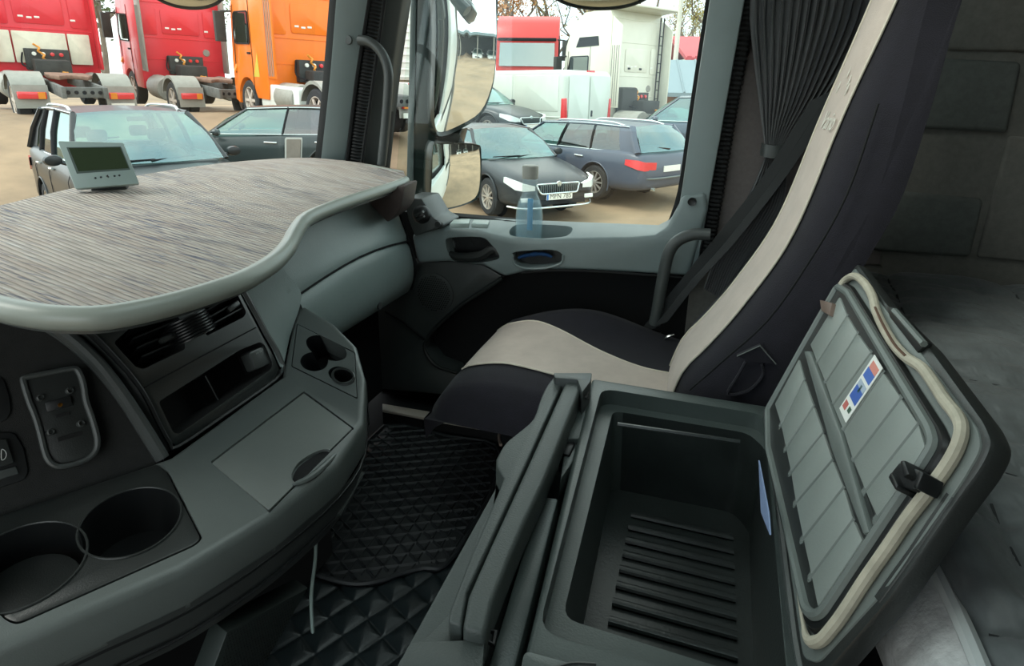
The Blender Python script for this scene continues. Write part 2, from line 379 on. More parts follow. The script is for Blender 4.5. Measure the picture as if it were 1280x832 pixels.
g = G(); g.box((-.55, 1.87, .05), (1.1, .03, 1.3)); g.obj('outer_skin', WHITEP, door, bevel=.01)
P = [Vector((-1.06, 1.83, .68)), Vector((-.04, 1.83, .68)), Vector((-.03, 1.82, 1.75)), Vector((-.90, 1.82, 1.75))]
struct(G().prism(P, (0, .005, 0)).obj('window_2', GLASS), 'clear side window of the passenger door')
# pillar grab handle
P = crv(pxl([(449, 50), (463, 53), (477, 66), (485, 88), (485, 115), (481, 165), (477, 206)], lambda x, y: pY(x, y, 1.66)), 6)
G().tube(P, .0145, 12).obj('grab_handle', DARK2, ap)
# sill strip on the floor
g = G(); g.prism([pZ(x, y, .075) for x, y in [(478, 504), (560, 518), (640, 532), (640, 541), (560, 527), (478, 512)]], (0, 0, -.010))
st = g.obj('door_sill_strip', M('sill_metal', 'b5aa9c', .4, vary=.1, vscale=12), bevel=.002); G().prism([pZ(x, y, .0655) for x, y in [(478, 504), (640, 532), (640, 540), (478, 511)]], (0, 0, -.0655)).obj('sill_step', BLACKM, st); tag(st, 'beige door sill strip on the floor below the passenger door', 'sill')
# soap bottle in the door recess
SOAP = M('bottle_plastic', 'bcd9e0', .12, alpha=.24, spec=.8)
b0 = Vector((pY(661, 290, 1.74).x, 1.74, .6725)); bsc = lambda P: [(r, h*.79) for r, h in P]
bt = thing('soap_bottle', 'clear bottle with grey pump cap standing in the door recess', 'bottle', b0)
G().lathe(bsc([(.0, 0), (.040, .002), (.043, .01), (.043, .10), (.041, .13), (.034, .16), (.026, .182), (.024, .19), (.024, .205), (.022, .25), (.0, .251)]), 24, b0).obj('bottle_body', SOAP, bt)
G().lathe(bsc([(0, .247), (.0235, .248), (.0245, .253), (.0245, .295), (.022, .299), (0, .299)]), 20, b0).obj('cap', M('cap_grey', 'a3a39b', .5), bt)
G().lathe(bsc([(0, .01), (.038, .011), (.0395, .10), (.037, .13), (.03, .16), (0, .161)]), 20, b0).obj('liquid', M('soap_liquid', 'a6d3e2', .2, alpha=.2), bt)
g = G(); g.box(b0+Vector((.004, -.005, .085)), (.017, .004, .10)); g.obj('blue_tag', M('tag_blue', '2d86b8', .5), bt, bevel=.001)
g = G(); g.tube(crv(pxl([(648, 322), (658, 319), (672, 317), (683, 318), (690, 321)], lambda x, y: pY(x, y, 1.70)), 4), [.006, .009, .008, .011, .009, .008, .010, .012, .009, .008, .009, .010, .008, .009, .008, .007, .005], 7, flat=.7)
cl = g.obj('cloth', M('blue_cloth', '16406e', .9, bump=.5, bscale=80)); tag(cl, 'crumpled blue cloth tucked in the door pull tray', 'cloth')

# ------------------------------------------------------------------ dashboard
dash = thing('dashboard', 'grey and black truck dashboard with bulging centre console', 'dashboard', (-1.0, .8, 0))
g = G(); g.box((-1.155, .57, .47), (.29, 2.1, .72)); g.obj('dash_core', BLACKM, dash)
# upper panel on the passenger side
def gbow(y): return .026*math.sin(PI*max(0, min(1, (y-1.09)/.6)))
def prof(ps, n=3): return crv([Vector((x, 0, z)) for x, z in ps], n)
rows = []
pf = prof([(-1.20, .845), (-.985, .835), (-.945, .79), (-.915, .715), (-.897, .652), (-.93, .64)])
for y in (1.06, 1.09, 1.14, 1.2, 1.28, 1.36, 1.44, 1.52, 1.6, 1.63, 1.655): rows.append([Vector((p.x-(.012 if y > 1.645 else 0), y, p.z+gbow(y)*max(0, min(1, (.73-p.z)/.07)))) for p in pf])
G().loft(rows).obj('upper_panel', GREY, dash)
rows = []
pf = prof([(-.93, .652), (-.899, .645), (-.884, .615), (-.876, .565), (-.884, .515), (-.915, .478), (-1.0, .46), (-1.2, .455)])
for y in (1.09, 1.14, 1.2, 1.28, 1.36, 1.44, 1.52, 1.6, 1.63, 1.655): rows.append([Vector((p.x-(.012 if y > 1.645 else 0), y, p.z+gbow(y)*max(0, min(1, (p.z-.56)/.085)))) for p in pf])
gb = G().loft(rows).obj('glovebox_door', GREY, dash)
G().tube([Vector((-.899, y, .651+gbow(y))) for y in (1.09, 1.14, 1.2, 1.28, 1.36, 1.44, 1.52, 1.6, 1.63, 1.653)], .0035, 6).obj('door_seam', BLACKM, gb)
for px in ((492, 342), (474, 382)):
    c = pX(*px, -.884); G().lathe([(.012, 0), (.011, .005), (0, .006)], 14, c, Matrix.Rotation(PI/2, 3, 'Y')).obj('lock_button', DARK2, gb)
g = G(); g.prism([(-.95, 1.652, .80), (-.90, 1.652, .66), (-.872, 1.652, .57), (-.895, 1.652, .49), (-1.2, 1.652, .46), (-1.2, 1.652, .83)], (0, .004, 0)); g.obj('end_panel', BLACKM, dash)
def shade_wells(o, p, n, d, m_):
    """blackens faces deep in the carved wells, shade put into the colour"""
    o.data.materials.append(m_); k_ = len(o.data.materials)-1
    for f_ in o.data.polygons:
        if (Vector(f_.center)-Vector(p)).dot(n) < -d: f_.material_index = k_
# centre fascia with vents and storage slot
PFp, PFn = Vector((-.833, .8, .53)), Vector((.904, .02, .428)).normalized()
fF = lambda x, y: pP(x, y, PFp, PFn)
fo = [(112, 414), (128, 430), (143, 446), (160, 465), (176, 486), (188, 507), (200, 532), (212, 553), (222, 558), (280, 519), (343, 475), (351, 462), (342, 441), (330, 420), (318, 397), (300, 363), (282, 325), (85, 375)]
g = G(); g.prism(pxl(fo, fF), PFn*-.11); FASC = M('fascia_black', '212524', .3, bump=.08, bscale=500); fas = g.obj('fascia', FASC, dash, bevel=.006)
cut = []
def cutp(px, f, n, depth, r=.006):
    pts = rounded(pxl(px, f), r); return G().prism([p+n*.03 for p in pts], n*-(depth+.03)).obj('c', BLACK)
vL = [(142, 428), (170, 459), (180, 461), (232, 436), (224, 396), (190, 385)]; vR = [(252, 385), (258, 420), (305, 396), (308, 390), (296, 366), (280, 360)]
slot = [(198, 502), (217, 541), (224, 542), (338, 462), (341, 455), (331, 431), (325, 427), (300, 437)]
cut = [cutp(vL, fF, PFn, .07), cutp(vR, fF, PFn, .07), cutp(slot, fF, PFn, .085)]
carve(fas, cut)
shade_wells(fas, PFp, PFn, .006, BLACKM)
G().tube(crv(pxl(fo[:12], fF), 3), .004, 6).obj('fascia_edge', BLACK, fas)
G().tube(pxl([(180, 484), (250, 446), (320, 409)], lambda x, y: pP(x, y, PFp+PFn*.0, PFn)), .0016, 5).obj('fascia_seam', BLACKM, fas)
# vent slats
def bl(a, b, c, d, s, t): return a.lerp(b, s).lerp(d.lerp(c, s), t)
for q in ([(150, 405), (176, 462), (232, 437), (222, 378)], [(252, 372), (258, 421), (308, 395), (292, 345)]):
    a, b, c, d = pxl(q, lambda x, y: pP(x, y, PFp-PFn*.018, PFn))
    v = G().prism([p-PFn*.045 for p in (a, b, c, d)], -PFn*.004).obj('air_vent', BLACKM, fas)
    for k in range(1, 5):
        s = k/5; p0 = bl(a, b, c, d, s, .02); p1 = bl(a, b, c, d, s, .98); e = (p1-p0).normalized(); wv = (PFn*.9+Vector((0, 0, .4))).normalized()*.014
        G().prism([p0-wv, p1-wv, p1+wv, p0+wv], e.cross(wv).normalized()*.003).obj('slat', BLACK, v)
    p = bl(a, b, c, d, .62, .6); m = frame(p+PFn*.014, d-a, b-a)
    g = G().box((0, 0, 0), (.036, .012, .014)); g.xf(lambda q_: m @ q_); g.obj('vent_tab', DARK, v, bevel=.003)
c = fF(240, 408); m = frame(c+PFn*-.008, fF(260, 400)-fF(220, 420), PFn)
g = G()
for k in range(7): g.lathe([(.042, -.0016), (.044, 0), (.042, .0016)], 24, (0, 0, (k-3)*.0055))
g.lathe([(.040, -.021), (.040, .021)], 24); g.xf(lambda q_: m @ q_); g.obj('vent_dial', BLACK, fas)
# slot switch and divider
sw = pxl([(311, 440), (321, 462), (340, 453), (331, 431)], lambda x, y: pP(x, y, PFp-PFn*.004, PFn))
g = G(); g.prism(rounded(sw, .006), -PFn*.03); swo = g.obj('power_switch', DARK2, fas, bevel=.004)
cc = (sw[0]+sw[2])/2; text('switch_label', '24V-5A', .0055, frame(cc+PFn*.0008+(sw[3]-sw[2])*.28, sw[3]-sw[0], sw[3]-sw[2]), M('print_grey', '9aa09c', .6), swo)
a, b = pxl([(256, 470), (272, 500)], lambda x, y: pP(x, y, PFp-PFn*.05, PFn)); g = G(); g.prism([a, b, b-PFn*.03, a-PFn*.03], (0, .003, 0)); g.obj('slot_divider', BLACK, fas)
# driver side wing panel with phone cradle
PLp, PLn = Vector((-.823, .629, .53)), Vector((.79, -.44, .43)).normalized()
fL = lambda x, y: pP(x, y, PLp, PLn)
arc = [(-90, 352), (-40, 361), (0, 376), (45, 394), (85, 420), (120, 452), (150, 490), (178, 532), (203, 573)]
A = crv(pxl(arc, fL), 3)
g = G(); g.prism(A+pxl([(204, 590), (0, 660), (-120, 700)], fL), -PLn*.03); wing = g.obj('wing_panel', FELT, dash)
G().tube(A, .011, 10).obj('wing_trim', DARK2, wing)
G().tube([p+Vector((.004, .004, 0)) for p in crv(pxl([(-30, 375), (0, 391), (42, 408), (80, 433), (113, 464), (142, 500), (168, 540), (191, 577)], fL), 3)], .0025, 6).obj('wing_seam', DARK2, wing)
# surround between wing and fascia
B = crv(pxl([(60, 372), (88, 395), (112, 414), (143, 446), (176, 486), (200, 532), (216, 562)], lambda x, y: pP(x, y, PFp-PFn*.004, PFn)), 4)
A2 = crv(pxl([(0, 370), (45, 394), (85, 420), (120, 452), (150, 490), (178, 532), (205, 576)], lambda x, y: pP(x, y, PLp-PLn*.004, PLn)), 4)
g = G(); g.loft([A2, [a.lerp(b, .5)-Vector((.012, 0, 0)) for a, b in zip(A2, B)], B]); g.obj('fascia_surround', DARK2, dash)
B2 = crv(pxl([(284, 332), (300, 363), (318, 396), (330, 419), (343, 441), (353, 466)], lambda x, y: pP(x, y, PFp-PFn*.004, PFn)), 4)
C2 = [b+Vector((.004, .012, .002)) for b in B2]
G().loft([B2, [b+Vector((.006, .006, .003)) for b in B2], C2, [b+Vector((-.02, .016, -.01)) for b in B2]]).obj('fascia_side_rib', DARK2, dash)
# seat switches
for px, ic in (([(-40, 540), (18, 540), (30, 560), (36, 590), (30, 600), (-40, 622)], 1), ([(-40, 460), (4, 472), (12, 495), (14, 515), (8, 525), (-40, 540)], 0)):
    g = G(); g.prism(rounded(pxl(px, lambda x, y: pP(x, y, PLp+PLn*.004, PLn)), .006), -PLn*.02); sb = g.obj('switch_bezel', BLACK, wing, bevel=.002)
    if ic:
        q = pxl([(-40, 552), (8, 548), (18, 578), (-40, 598)], lambda x, y: pP(x, y, PLp+PLn*.012, PLn)); g = G(); g.prism(q, -PLn*.015); g.obj('rocker', DARK, sb, bevel=.002)
        q2 = pxl([(-40, 600), (20, 582), (24, 592), (-40, 612)], lambda x, y: pP(x, y, PLp+PLn*.009, PLn)); g = G(); g.prism(q2, -PLn*.015); g.obj('rocker', DARK2, sb, bevel=.002)
        f_ = lambda x, y: pP(x, y, PLp+PLn*.0125, PLn)
        g = G(); g.tube(crv(pxl([(2, 562), (6, 563), (8, 568), (6, 573), (2, 574)], f_), 4, True), .0006, 5, closed=True)
        for k in range(3): g.tube(pxl([(-6, 564+4*k), (0, 563+4*k)], f_), .0006, 5)
        g.obj('lamp_symbol', M('print_white', 'd8dcd8', .6), sb)
# phone cradle
cr_px = [(29, 475), (34, 471), (60, 466), (88, 461), (97, 463), (104, 480), (107, 500), (114, 520), (121, 545), (120, 562), (108, 574), (82, 582), (68, 581), (58, 570), (50, 540), (44, 520), (36, 500)]
fo2 = lambda h: (lambda x, y: pP(x, y, PLp+PLn*h, PLn))
g = G(); g.prism(crv(pxl(cr_px, fo2(.016)), 2, True), -PLn*.018); cra = g.obj('phone_cradle', DARK, wing, bevel=.003)
G().tube(crv(pxl(cr_px, fo2(.018)), 3, True), .0045, 8, closed=True).obj('cradle_rim', DARK2, cra)
g = G(); g.prism(pxl([(56, 503), (88, 494), (91, 506), (59, 515)], fo2(.021)), -PLn*.008); g.obj('connector', BLACK, cra, bevel=.001)
G().lathe([(.0032, 0), (.003, .002), (0, .0025)], 10, fo2(.021)(75, 506), frame((0, 0, 0), Vector((0, 1, 0)).cross(PLn), (0, 1, .3)).to_3x3()).obj('connector_pin', M('brass', 'c98a3c', .3, metal=1), cra)
for px in ((50, 497), (87, 488), (63, 540), (101, 529)): G().lathe([(.0052, -.004), (.0052, .003), (.0038, .004), (.003, .001), (0, .001)], 12, fo2(.018)(*px), frame((0, 0, 0), Vector((0, 1, 0)).cross(PLn), (0, 1, .3)).to_3x3()).obj('screw', DARK2, cra)
for q in ([(72, 547), (102, 539), (103, 543), (73, 552)], [(69, 518), (86, 514), (87, 518), (70, 522)]):
    g = G(); g.prism(pxl(q, fo2(.019)), -PLn*.006); g.obj('cradle_slot', BLACKM, cra)
# console top: three facets
Zc = .53
cp = {'A': pZ(-130, 690, Zc), 'B': pZ(212, 569, Zc), 'C': pZ(352, 469, Zc), 'D': Vector((-.898, 1.1, .643)), 'E': pZ(418, 402, .59), 'F': pZ(446, 430, .558), 'Gg': pZ(457, 470, .525),
      'H': pZ(455, 528, .492), 'I': pZ(422, 578, .485), 'J': pZ(338, 645, .48), 'K': pZ(227, 712, .475), 'L': pZ(113, 761, .47), 'Mm': pZ(-5, 812, .466), 'N': pZ(-140, 865, .462)}
cp['D'] = pY(371, 374, 1.11)
def plane3(a, b, c): n = (b-a).cross(c-a).normalized(); return a, (n if n.z > 0 else -n)
for tri, pts_ in ((('B', 'C', 'I'), (('H', 455, 528), ('J', 338, 645))), (('A', 'B', 'J'), (('K', 227, 712), ('L', 113, 761), ('Mm', -5, 812), ('N', -140, 865))), (('C', 'D', 'H'), (('E', 418, 402), ('F', 446, 430), ('Gg', 457, 470)))):
    pp_, nn_ = plane3(*[cp[i] for i in tri])
    for n_, x, y in pts_: cp[n_] = pP(x, y, pp_, nn_)
k = list(cp); V = [cp[i] for i in k]; ix = {n: i for i, n in enumerate(k)}; nV = len(V)
dn = Vector((0, 0, -.075)); outer = ['D', 'E', 'F', 'Gg', 'H', 'I', 'J', 'K', 'L', 'Mm', 'N']
low = []
ctr = Vector((-.95, .75, 0))
for n_ in k:
    p = cp[n_]; q = p+dn
    low.append(q)
top = [('A', 'B', 'J', 'K', 'L', 'Mm', 'N'), ('B', 'C', 'H', 'I', 'J'), ('C', 'D', 'E', 'F', 'Gg', 'H')]
F = [tuple(ix[i] for i in t) for t in top]
F += [tuple(ix[i]+nV for i in t)[::-1] for t in top]
F += [(i, i+nV, (i+1) % nV+nV, (i+1) % nV) for i in range(nV)]
g = G(); g.add(V+low, F); con = g.obj('console_top', CONS, dash, bevel=.014, seg=4, bang=38)
def plane3(a, b, c): n = (b-a).cross(c-a).normalized(); return a, (n if n.z > 0 else -n)
E2 = crv([Vector((-.983, 1.068, .836)), Vector((-.942, 1.07, .79)), Vector((-.912, 1.075, .715)), Vector((-.893, 1.10, .650)), cp['D'].lerp(cp['C'], .5)+Vector((0, 0, -.004)), cp['C']], 5)
B3 = crv(pxl([(262, 285), (284, 332), (306, 374), (324, 406), (340, 436), (352, 463)], lambda x, y: pP(x, y, PFp-PFn*.003, PFn)), 5)
g = G(); g.loft([B3, [a.lerp(b, .5) for a, b in zip(B3, E2)], E2]); g.obj('fascia_flank', GREY, dash)
# lens facet planes
P1p, P1n = plane3(cp['B'], cp['A'], cp['K']); P2p, P2n = plane3(cp['B'], cp['C'], cp['I']); P3p, P3n = plane3(cp['C'], cp['D'], cp['Gg'])
f1 = lambda h=0: (lambda x, y: pP(x, y, P1p+P1n*h, P1n)); f2 = lambda h=0: (lambda x, y: pP(x, y, P2p+P2n*h, P2n)); f3 = lambda h=0: (lambda x, y: pP(x, y, P3p+P3n*h, P3n))
# driver cup holders (well carved through the console)
well = rounded(pxl([(-90, 672), (196, 577), (210, 587), (254, 672), (244, 682), (22, 781), (8, 776), (-30, 740)], f1(0)), .008)
well = [p+P1n*.03 for p in well]
cards = rounded(pxl([(263, 577), (380, 489), (443, 535), (337, 640)], f2(0)), .003)
cards = [p+P2n*.03 for p in cards]
c3 = rounded(pxl([(371, 404), (444, 440), (447, 499), (364, 458)], f3(0)), .004)
c3 = [p+P3n*.03 for p in c3]
cut = [G().prism(well, -P1n*.2).obj('c', BLACK), G().prism(cards, -P2n*.036).obj('c', BLACK), G().prism(c3, -P3n*.2).obj('c', BLACK)]
carve(con, cut, 30)
well2 = rounded(pxl([(-88, 673), (196, 579), (208, 588), (251, 672), (243, 680), (23, 778), (9, 774), (-30, 740)], f1(-.004)), .008)
ins = G().prism(well2, -P1n*.13).obj('cup_holder', DARK, dash, bevel=.003)
e1 = (f1()(230, 600)-f1()(130, 635)).normalized(); e2 = P1n.cross(e1)
def cyl(c, r, n, depth, rx=None, k_=32):
    ux = e1; uy = e2
    return G().prism(ngon(c+n*.03, r, rx or r, k_, ux, uy), n*-(depth+.03)).obj('c', BLACK)
ca, cb = f1(-.004)(164, 651), f1(-.004)(28, 706)
ra = (f1(-.004)(226, 640)-f1(-.004)(101, 655)).length/2
carve(ins, [cyl(ca, ra, P1n, .095), cyl(cb, ra*1.1, P1n, .11)], 25)
shade_wells(ins, P1p, P1n, .010, BLACK)
for c_, r_ in ((ca, ra), (cb, ra*1.1)):
    G().tube(ngon(c_+P1n*.001, r_+.001, r_+.001, 40, e1, e2), .0018, 6, closed=True).obj('cup_rim', DARK, ins)
G().prism(ngon(cb-P1n*.06, ra*.9, ra*.9, 32, e1, e2), P1n*.012).obj('cup_step', DARK, ins, bevel=.003)
# card compartment lid with finger notch
q = pxl([(265, 578), (380, 491), (440, 535), (336, 637)], f2(.0015)); g = G(); g.prism(rounded(q, .003), -P2n*.006); cl2 = g.obj('compartment_lid', M('lid_grey', '6c716e', .5, bump=.12, bscale=500, vary=.05), dash, bevel=.0015)
qn = crv(pxl([(364, 598), (370, 582), (385, 570), (404, 562), (415, 566), (398, 583), (375, 603)], f2(0)), 3, True)
qn = [p+P2n*.02 for p in qn]
cn = G().prism(qn, -P2n*.04).obj('c', BLACK); carve(cl2, [cn])
G().prism(crv(pxl([(366, 598), (373, 584), (387, 573), (404, 564), (413, 567), (397, 583), (376, 601)], f2(-.004)), 3, True), -P2n*.004).obj('finger_notch', BLACKM, cl2)
G().tube(crv(pxl([(366, 606), (385, 598), (402, 585), (419, 568)], f2(.003)), 4), [.002, .004, .005, .005, .006, .006, .006, .006, .006, .005, .005, .004, .002], 8).obj('notch_lip', CONS, cl2)
# passenger cup holder
q = rounded(pxl([(372, 405), (443, 441), (446, 497), (365, 457)], f3(.0015)), .004); ins2 = G().prism(q, -P3n*.11).obj('cup_holder', CONS, dash, bevel=.002)
u3 = (f3()(440, 455)-f3()(375, 420)).normalized(); v3 = P3n.cross(u3)
def el(px, rx, ry, rot, d): return G().prism(ngon(f3(0)(*px)+P3n*.03, rx, ry, 28, u3, v3, rot), -P3n*(d+.03)).obj('c', BLACK)
carve(ins2, [el((408, 435), .058, .026, 0, .08), el((393, 452), .034, .024, .1, .09), el((426, 468), .03, .018, .1, .08)], 25)
shade_wells(ins2, P3p, P3n, .004, BLACK)
G().tube(ngon(f3(.004)(429, 470), .027, .017, 24, u3, v3), .003, 6, closed=True).obj('holder_clip', DARK, ins2)
# skirt of the console and lower body
def down(pts, d, dz): return [Vector((p.x+(ctr.x-p.x)*d, p.y+(ctr.y-p.y)*d, p.z+dz)) for p in pts]
ring = crv([cp[n_] for n_ in outer], 3)
g = G(); g.loft([down(ring, .0, -.06), down(ring, .02, -.10), down(ring, .06, -.145), down(ring, .14, -.175), down(ring, .45, -.20)]); g.obj('lower_body', DARK2, dash)
G().tube(down(ring, .012, -.075), .004, 6).obj('console_seam', BLACK, dash)
G().tube(down(crv([cp[n_] for n_ in ('I', 'J', 'K', 'L')], 4), .018, -.115), .003, 6).obj('drawer_seam', BLACK, dash)
G().tube(down([cp['H'], cp['I']], .025, -.118), .004, 6).obj('drawer_pull', DARK2, dash)
# kick panel with fine perforation
kp = [pX(x, y, -.62) for x, y in [(284, 790), (386, 734), (330, 832), (280, 870), (250, 880)]]
PERF = M('perforated_plastic', '2b3230', .5, bump=0)
kpo = G().prism(kp, (-.04, .01, 0)).obj('kick_panel', PERF, dash, bevel=.003)
a, b, c_ = kp[0], kp[1], kp[2]
g = G(); ex = (b-a).normalized(); n_ = (b-a).cross(c_-a).normalized(); n_ = n_ if n_.x > 0 else -n_; ey = n_.cross(ex); ey = ey if ey.z < 0 else -ey
for i in range(26):
    for j in range(26):
        p = a+ex*(.004+(i+.5*(j % 2))*.0062)+ey*(.006+j*.0055)
        uu = (b-a).length; d1 = (p-b).dot((c_-b).cross(n_).normalized())
        if (i*.0062) < uu*.97 and ((c_-b).cross(p-b)).dot((c_-b).cross(a-b)) > 0 and ((kp[4]-a).cross(p-a)).dot((kp[4]-a).cross(b-a)) > 0: g.lathe([(.0016, 0), (.0014, .0006)], 5, p, frame((0, 0, 0), ex, n_.cross(ex)).to_3x3())
g.obj('perforation_dots', BLACKM, kpo, kind='stuff', smooth=False)
G().box((-.87, .72, .225), (.2, .5, .37)).obj('tunnel_wall', BLACKM, dash)
P = pxl([(396, 640), (395, 665), (394, 700), (389, 745), (391, 790)], lambda x, y: pX(x, y, -.66)); G().tube(crv(P, 4), .0035, 6).obj('edge_strip', SILVER, dash)

# ------------------------------------------------------------------ table on the dashboard
SHp, SHn = Vector((-.875, 1.6, .867)), Vector((.115, 0, 1)).normalized()
fS = lambda h=0: (lambda x, y: pP(x, y, SHp+SHn*h, SHn))
near = [(-140, 322), (-60, 358), (0, 376), (40, 384), (80, 388), (134, 387), (203, 374), (260, 358), (305, 342), (340, 322), (358, 304), (368, 286), (383, 268), (420, 252), (465, 237), (498, 226), (507, 221)]
back = [(504, 214), (450, 204), (390, 198), (330, 200), (250, 208), (130, 228), (0, 258), (-140, 295)]
def fSe(x, y):
    p = fS()(x, y); return p if p.y < 1.612 else pY(x, y, 1.612)    # the board stops short of the pillar
NE = crv(pxl(near, fSe), 3); BE = crv(pxl(back, fSe), 3)
tb = thing('dashboard_table', 'carpet topped table with rounded grey edge lying on the dashboard', 'table', (-1.0, 1.0, .84))
RUG = bpy.data.materials.new('woven_rug'); RUG.use_nodes = True; t = RUG.node_tree; b_ = t.nodes['Principled BSDF']; b_.inputs['Roughness'].default_value = .85
co = t.nodes.new('ShaderNodeTexCoord')
def rmap(sc):
    mp = t.nodes.new('ShaderNodeMapping'); mp.inputs['Scale'].default_value = sc; mp.inputs['Rotation'].default_value = (0, 0, .12); t.links.new(co.outputs['Object'], mp.inputs['Vector']); return mp
def rnoise(sc, scale, det=3):
    n = t.nodes.new('ShaderNodeTexNoise'); n.inputs['Scale'].default_value = scale; n.inputs['Detail'].default_value = det; t.links.new(rmap(sc).outputs[0], n.inputs['Vector']); return n
def ramp(src, stops):
    r = t.nodes.new('ShaderNodeValToRGB'); e = r.color_ramp.elements
    while len(e) < len(stops): e.new(.5)
    for el_, (p, c_) in zip(e, stops): el_.position = p; el_.color = (*(lin(c_) if isinstance(c_, str) else c_), 1)
    t.links.new(src, r.inputs['Fac']); return r
def rmix(f, a, b, mode='MIX'):
    m = t.nodes.new('ShaderNodeMix'); m.data_type = 'RGBA'; m.blend_type = mode
    if isinstance(f, float): m.inputs[0].default_value = f
    else: t.links.new(f, m.inputs[0])
    t.links.new(a, m.inputs[6]); t.links.new(b, m.inputs[7]); return m
base = ramp(rnoise((1, 5, 1), 5, 5).outputs['Fac'], [(.3, '8f877f'), (.5, 'b3a99f'), (.7, 'a19388')])
dashn = ramp(rnoise((7, 110, 1), 3.0, 2).outputs['Fac'], [(.0, (0, 0, 0)), (.52, (0, 0, 0)), (.64, (1, 1, 1))])
lite = ramp(rnoise((6, 90, 1), 4.0, 2).outputs['Fac'], [(.0, (0, 0, 0)), (.6, (0, 0, 0)), (.68, (1, 1, 1))])
patch = ramp(rnoise((1.5, 3, 1), 3, 4).outputs['Fac'], [(.35, (.15, .15, .15)), (.62, (1, 1, 1))])
dk = t.nodes.new('ShaderNodeRGB'); dk.outputs[0].default_value = (*lin('5d6070'), 1); lt = t.nodes.new('ShaderNodeRGB'); lt.outputs[0].default_value = (*lin('c6c6c0'), 1)
mulf = t.nodes.new('ShaderNodeMath'); mulf.operation = 'MULTIPLY'; t.links.new(dashn.outputs[0], mulf.inputs[0]); t.links.new(patch.outputs[0], mulf.inputs[1])
m1 = rmix(mulf.outputs[0], base.outputs[0], dk.outputs[0]); ml = t.nodes.new('ShaderNodeMath'); ml.operation = 'MULTIPLY'; ml.inputs[1].default_value = .6; t.links.new(lite.outputs[0], ml.inputs[0])
m2 = rmix(ml.outputs[0], m1.outputs[2], lt.outputs[0])
wv = t.nodes.new('ShaderNodeTexWave'); wv.wave_type = 'BANDS'; wv.bands_direction = 'Y'; wv.inputs['Scale'].default_value = 34; wv.inputs['Distortion'].default_value = .6; wv.inputs['Detail'].default_value = 1; t.links.new(rmap((1, 1, 1)).outputs[0], wv.inputs['Vector'])
wr_ = ramp(wv.outputs['Fac'], [(.0, (.45, .43, .43)), (.35, (1, 1, 1))]); m3 = rmix(.8, m2.outputs[2], wr_.outputs[0], 'MULTIPLY')
t.links.new(m3.outputs[2], b_.inputs['Base Color']); bpn = t.nodes.new('ShaderNodeBump'); bpn.inputs['Strength'].default_value = .5; bpn.inputs['Distance'].default_value = .004
t.links.new(wv.outputs['Fac'], bpn.inputs['Height']); t.links.new(bpn.outputs[0], b_.inputs['Normal'])
g = G(); g.prism([p+SHn*.002 for p in NE+BE], -SHn*.012); g.obj('carpet_top', RUG, tb)
g = G(); g.prism([p-SHn*.0101 for p in NE+BE], -SHn*.022); g.obj('table_board', DARK2, tb)
G().tube([p-SHn*.0105 for p in NE], [.0165 if i < 36 else .016-.003*(i-36)/13 for i in range(len(NE))], 14, up=SHn).obj('edge_trim', TRIMG, tb)
G().tube([p-SHn*.006 for p in BE], .007, 8).obj('edge_trim', TRIMG, tb)
brk = pxl([(450, 250), (475, 236), (506, 232), (502, 258), (496, 268), (484, 278), (474, 268), (462, 255)], lambda x, y: pY(x, y, 1.50)); g = G(); g.prism(brk, (-.02, .12, 0)); g.obj('end_bracket', M('brown_bracket', '382d2a', .6, vary=.15), tb, bevel=.006)

# ------------------------------------------------------------------ monitor
mc = pP(112, 205, SHp, SHn)
base = fS()(136, 238)
mt = thing('dash_monitor', 'silver flat monitor with dark screen on the dashboard table', 'monitor', base)
mn = Vector((.72, -.62, .30)).normalized()
mp_ = base+Vector((.015, -.02, .075))
fM = lambda h=0: (lambda x, y: pP(x, y, mp_+mn*h, mn))
mo = pxl([(72, 176), (154, 178), (174, 229), (94, 236)], fM()); g = G(); g.prism(rounded(mo, .004), -mn*.022); mb = g.obj('housing', SILVER, mt, bevel=.002)
ms = pxl([(83, 184), (151, 183), (163, 212), (96, 217)], fM(.0006)); G().prism(ms, -mn*.002).obj('bezel_recess', M('bezel_dark', '56625e', .4), mt)
ms = pxl([(86, 185), (150, 184), (161, 210), (98, 214)], fM(.0012)); G().prism(ms, -mn*.002).obj('screen', M('lcd_screen', '3a4633', .12, spec=.8), mt)
for i, px in enumerate([(119, 222.5), (126, 221.5), (134.5, 220.5), (143, 220), (149, 219.3)]):
    r = .0032 if i == 2 else .002; G().lathe([(r, 0), (r*.9, .0016), (0, .0018)], 10, fM()(*px), frame((0, 0, 0), Vector((0, 1, 0)).cross(mn), (0, 1, .2)).to_3x3()).obj('button', CHROME if i == 2 else BLACK, mt)
g = G(); g.prism([base+Vector(v) for v in ((-.005, -.035, -.001), (.03, .02, -.001), (.02, .01, .05), (-.01, -.03, .05))], (-.035, .035, 0)); g.obj('stand', DARK, mt, bevel=.003)
# card holder at the windscreen
p0 = pP(367, 197, SHp, SHn)
tg = thing('permit_holder', 'small rounded grey card holder with pale frame by the windscreen', 'card holder', pY(367, 197, 1.6))
q = rounded(pxl([(356, 172), (378, 172), (377, 200), (356, 200)], lambda x, y: pY(x, y, 1.62)), .006); q2 = rounded(pxl([(358, 174), (376, 174), (375, 200), (358, 200)], lambda x, y: pY(x, y, 1.6185)), .005)
G().prism(q, (-.004, .006, 0)).obj('frame', M('pale_frame', 'c4c8c0', .4), tg); G().prism(q2, (0, .002, 0)).obj('card', M('card_grey', '8b8479', .6, vary=.08, vscale=80), tg)

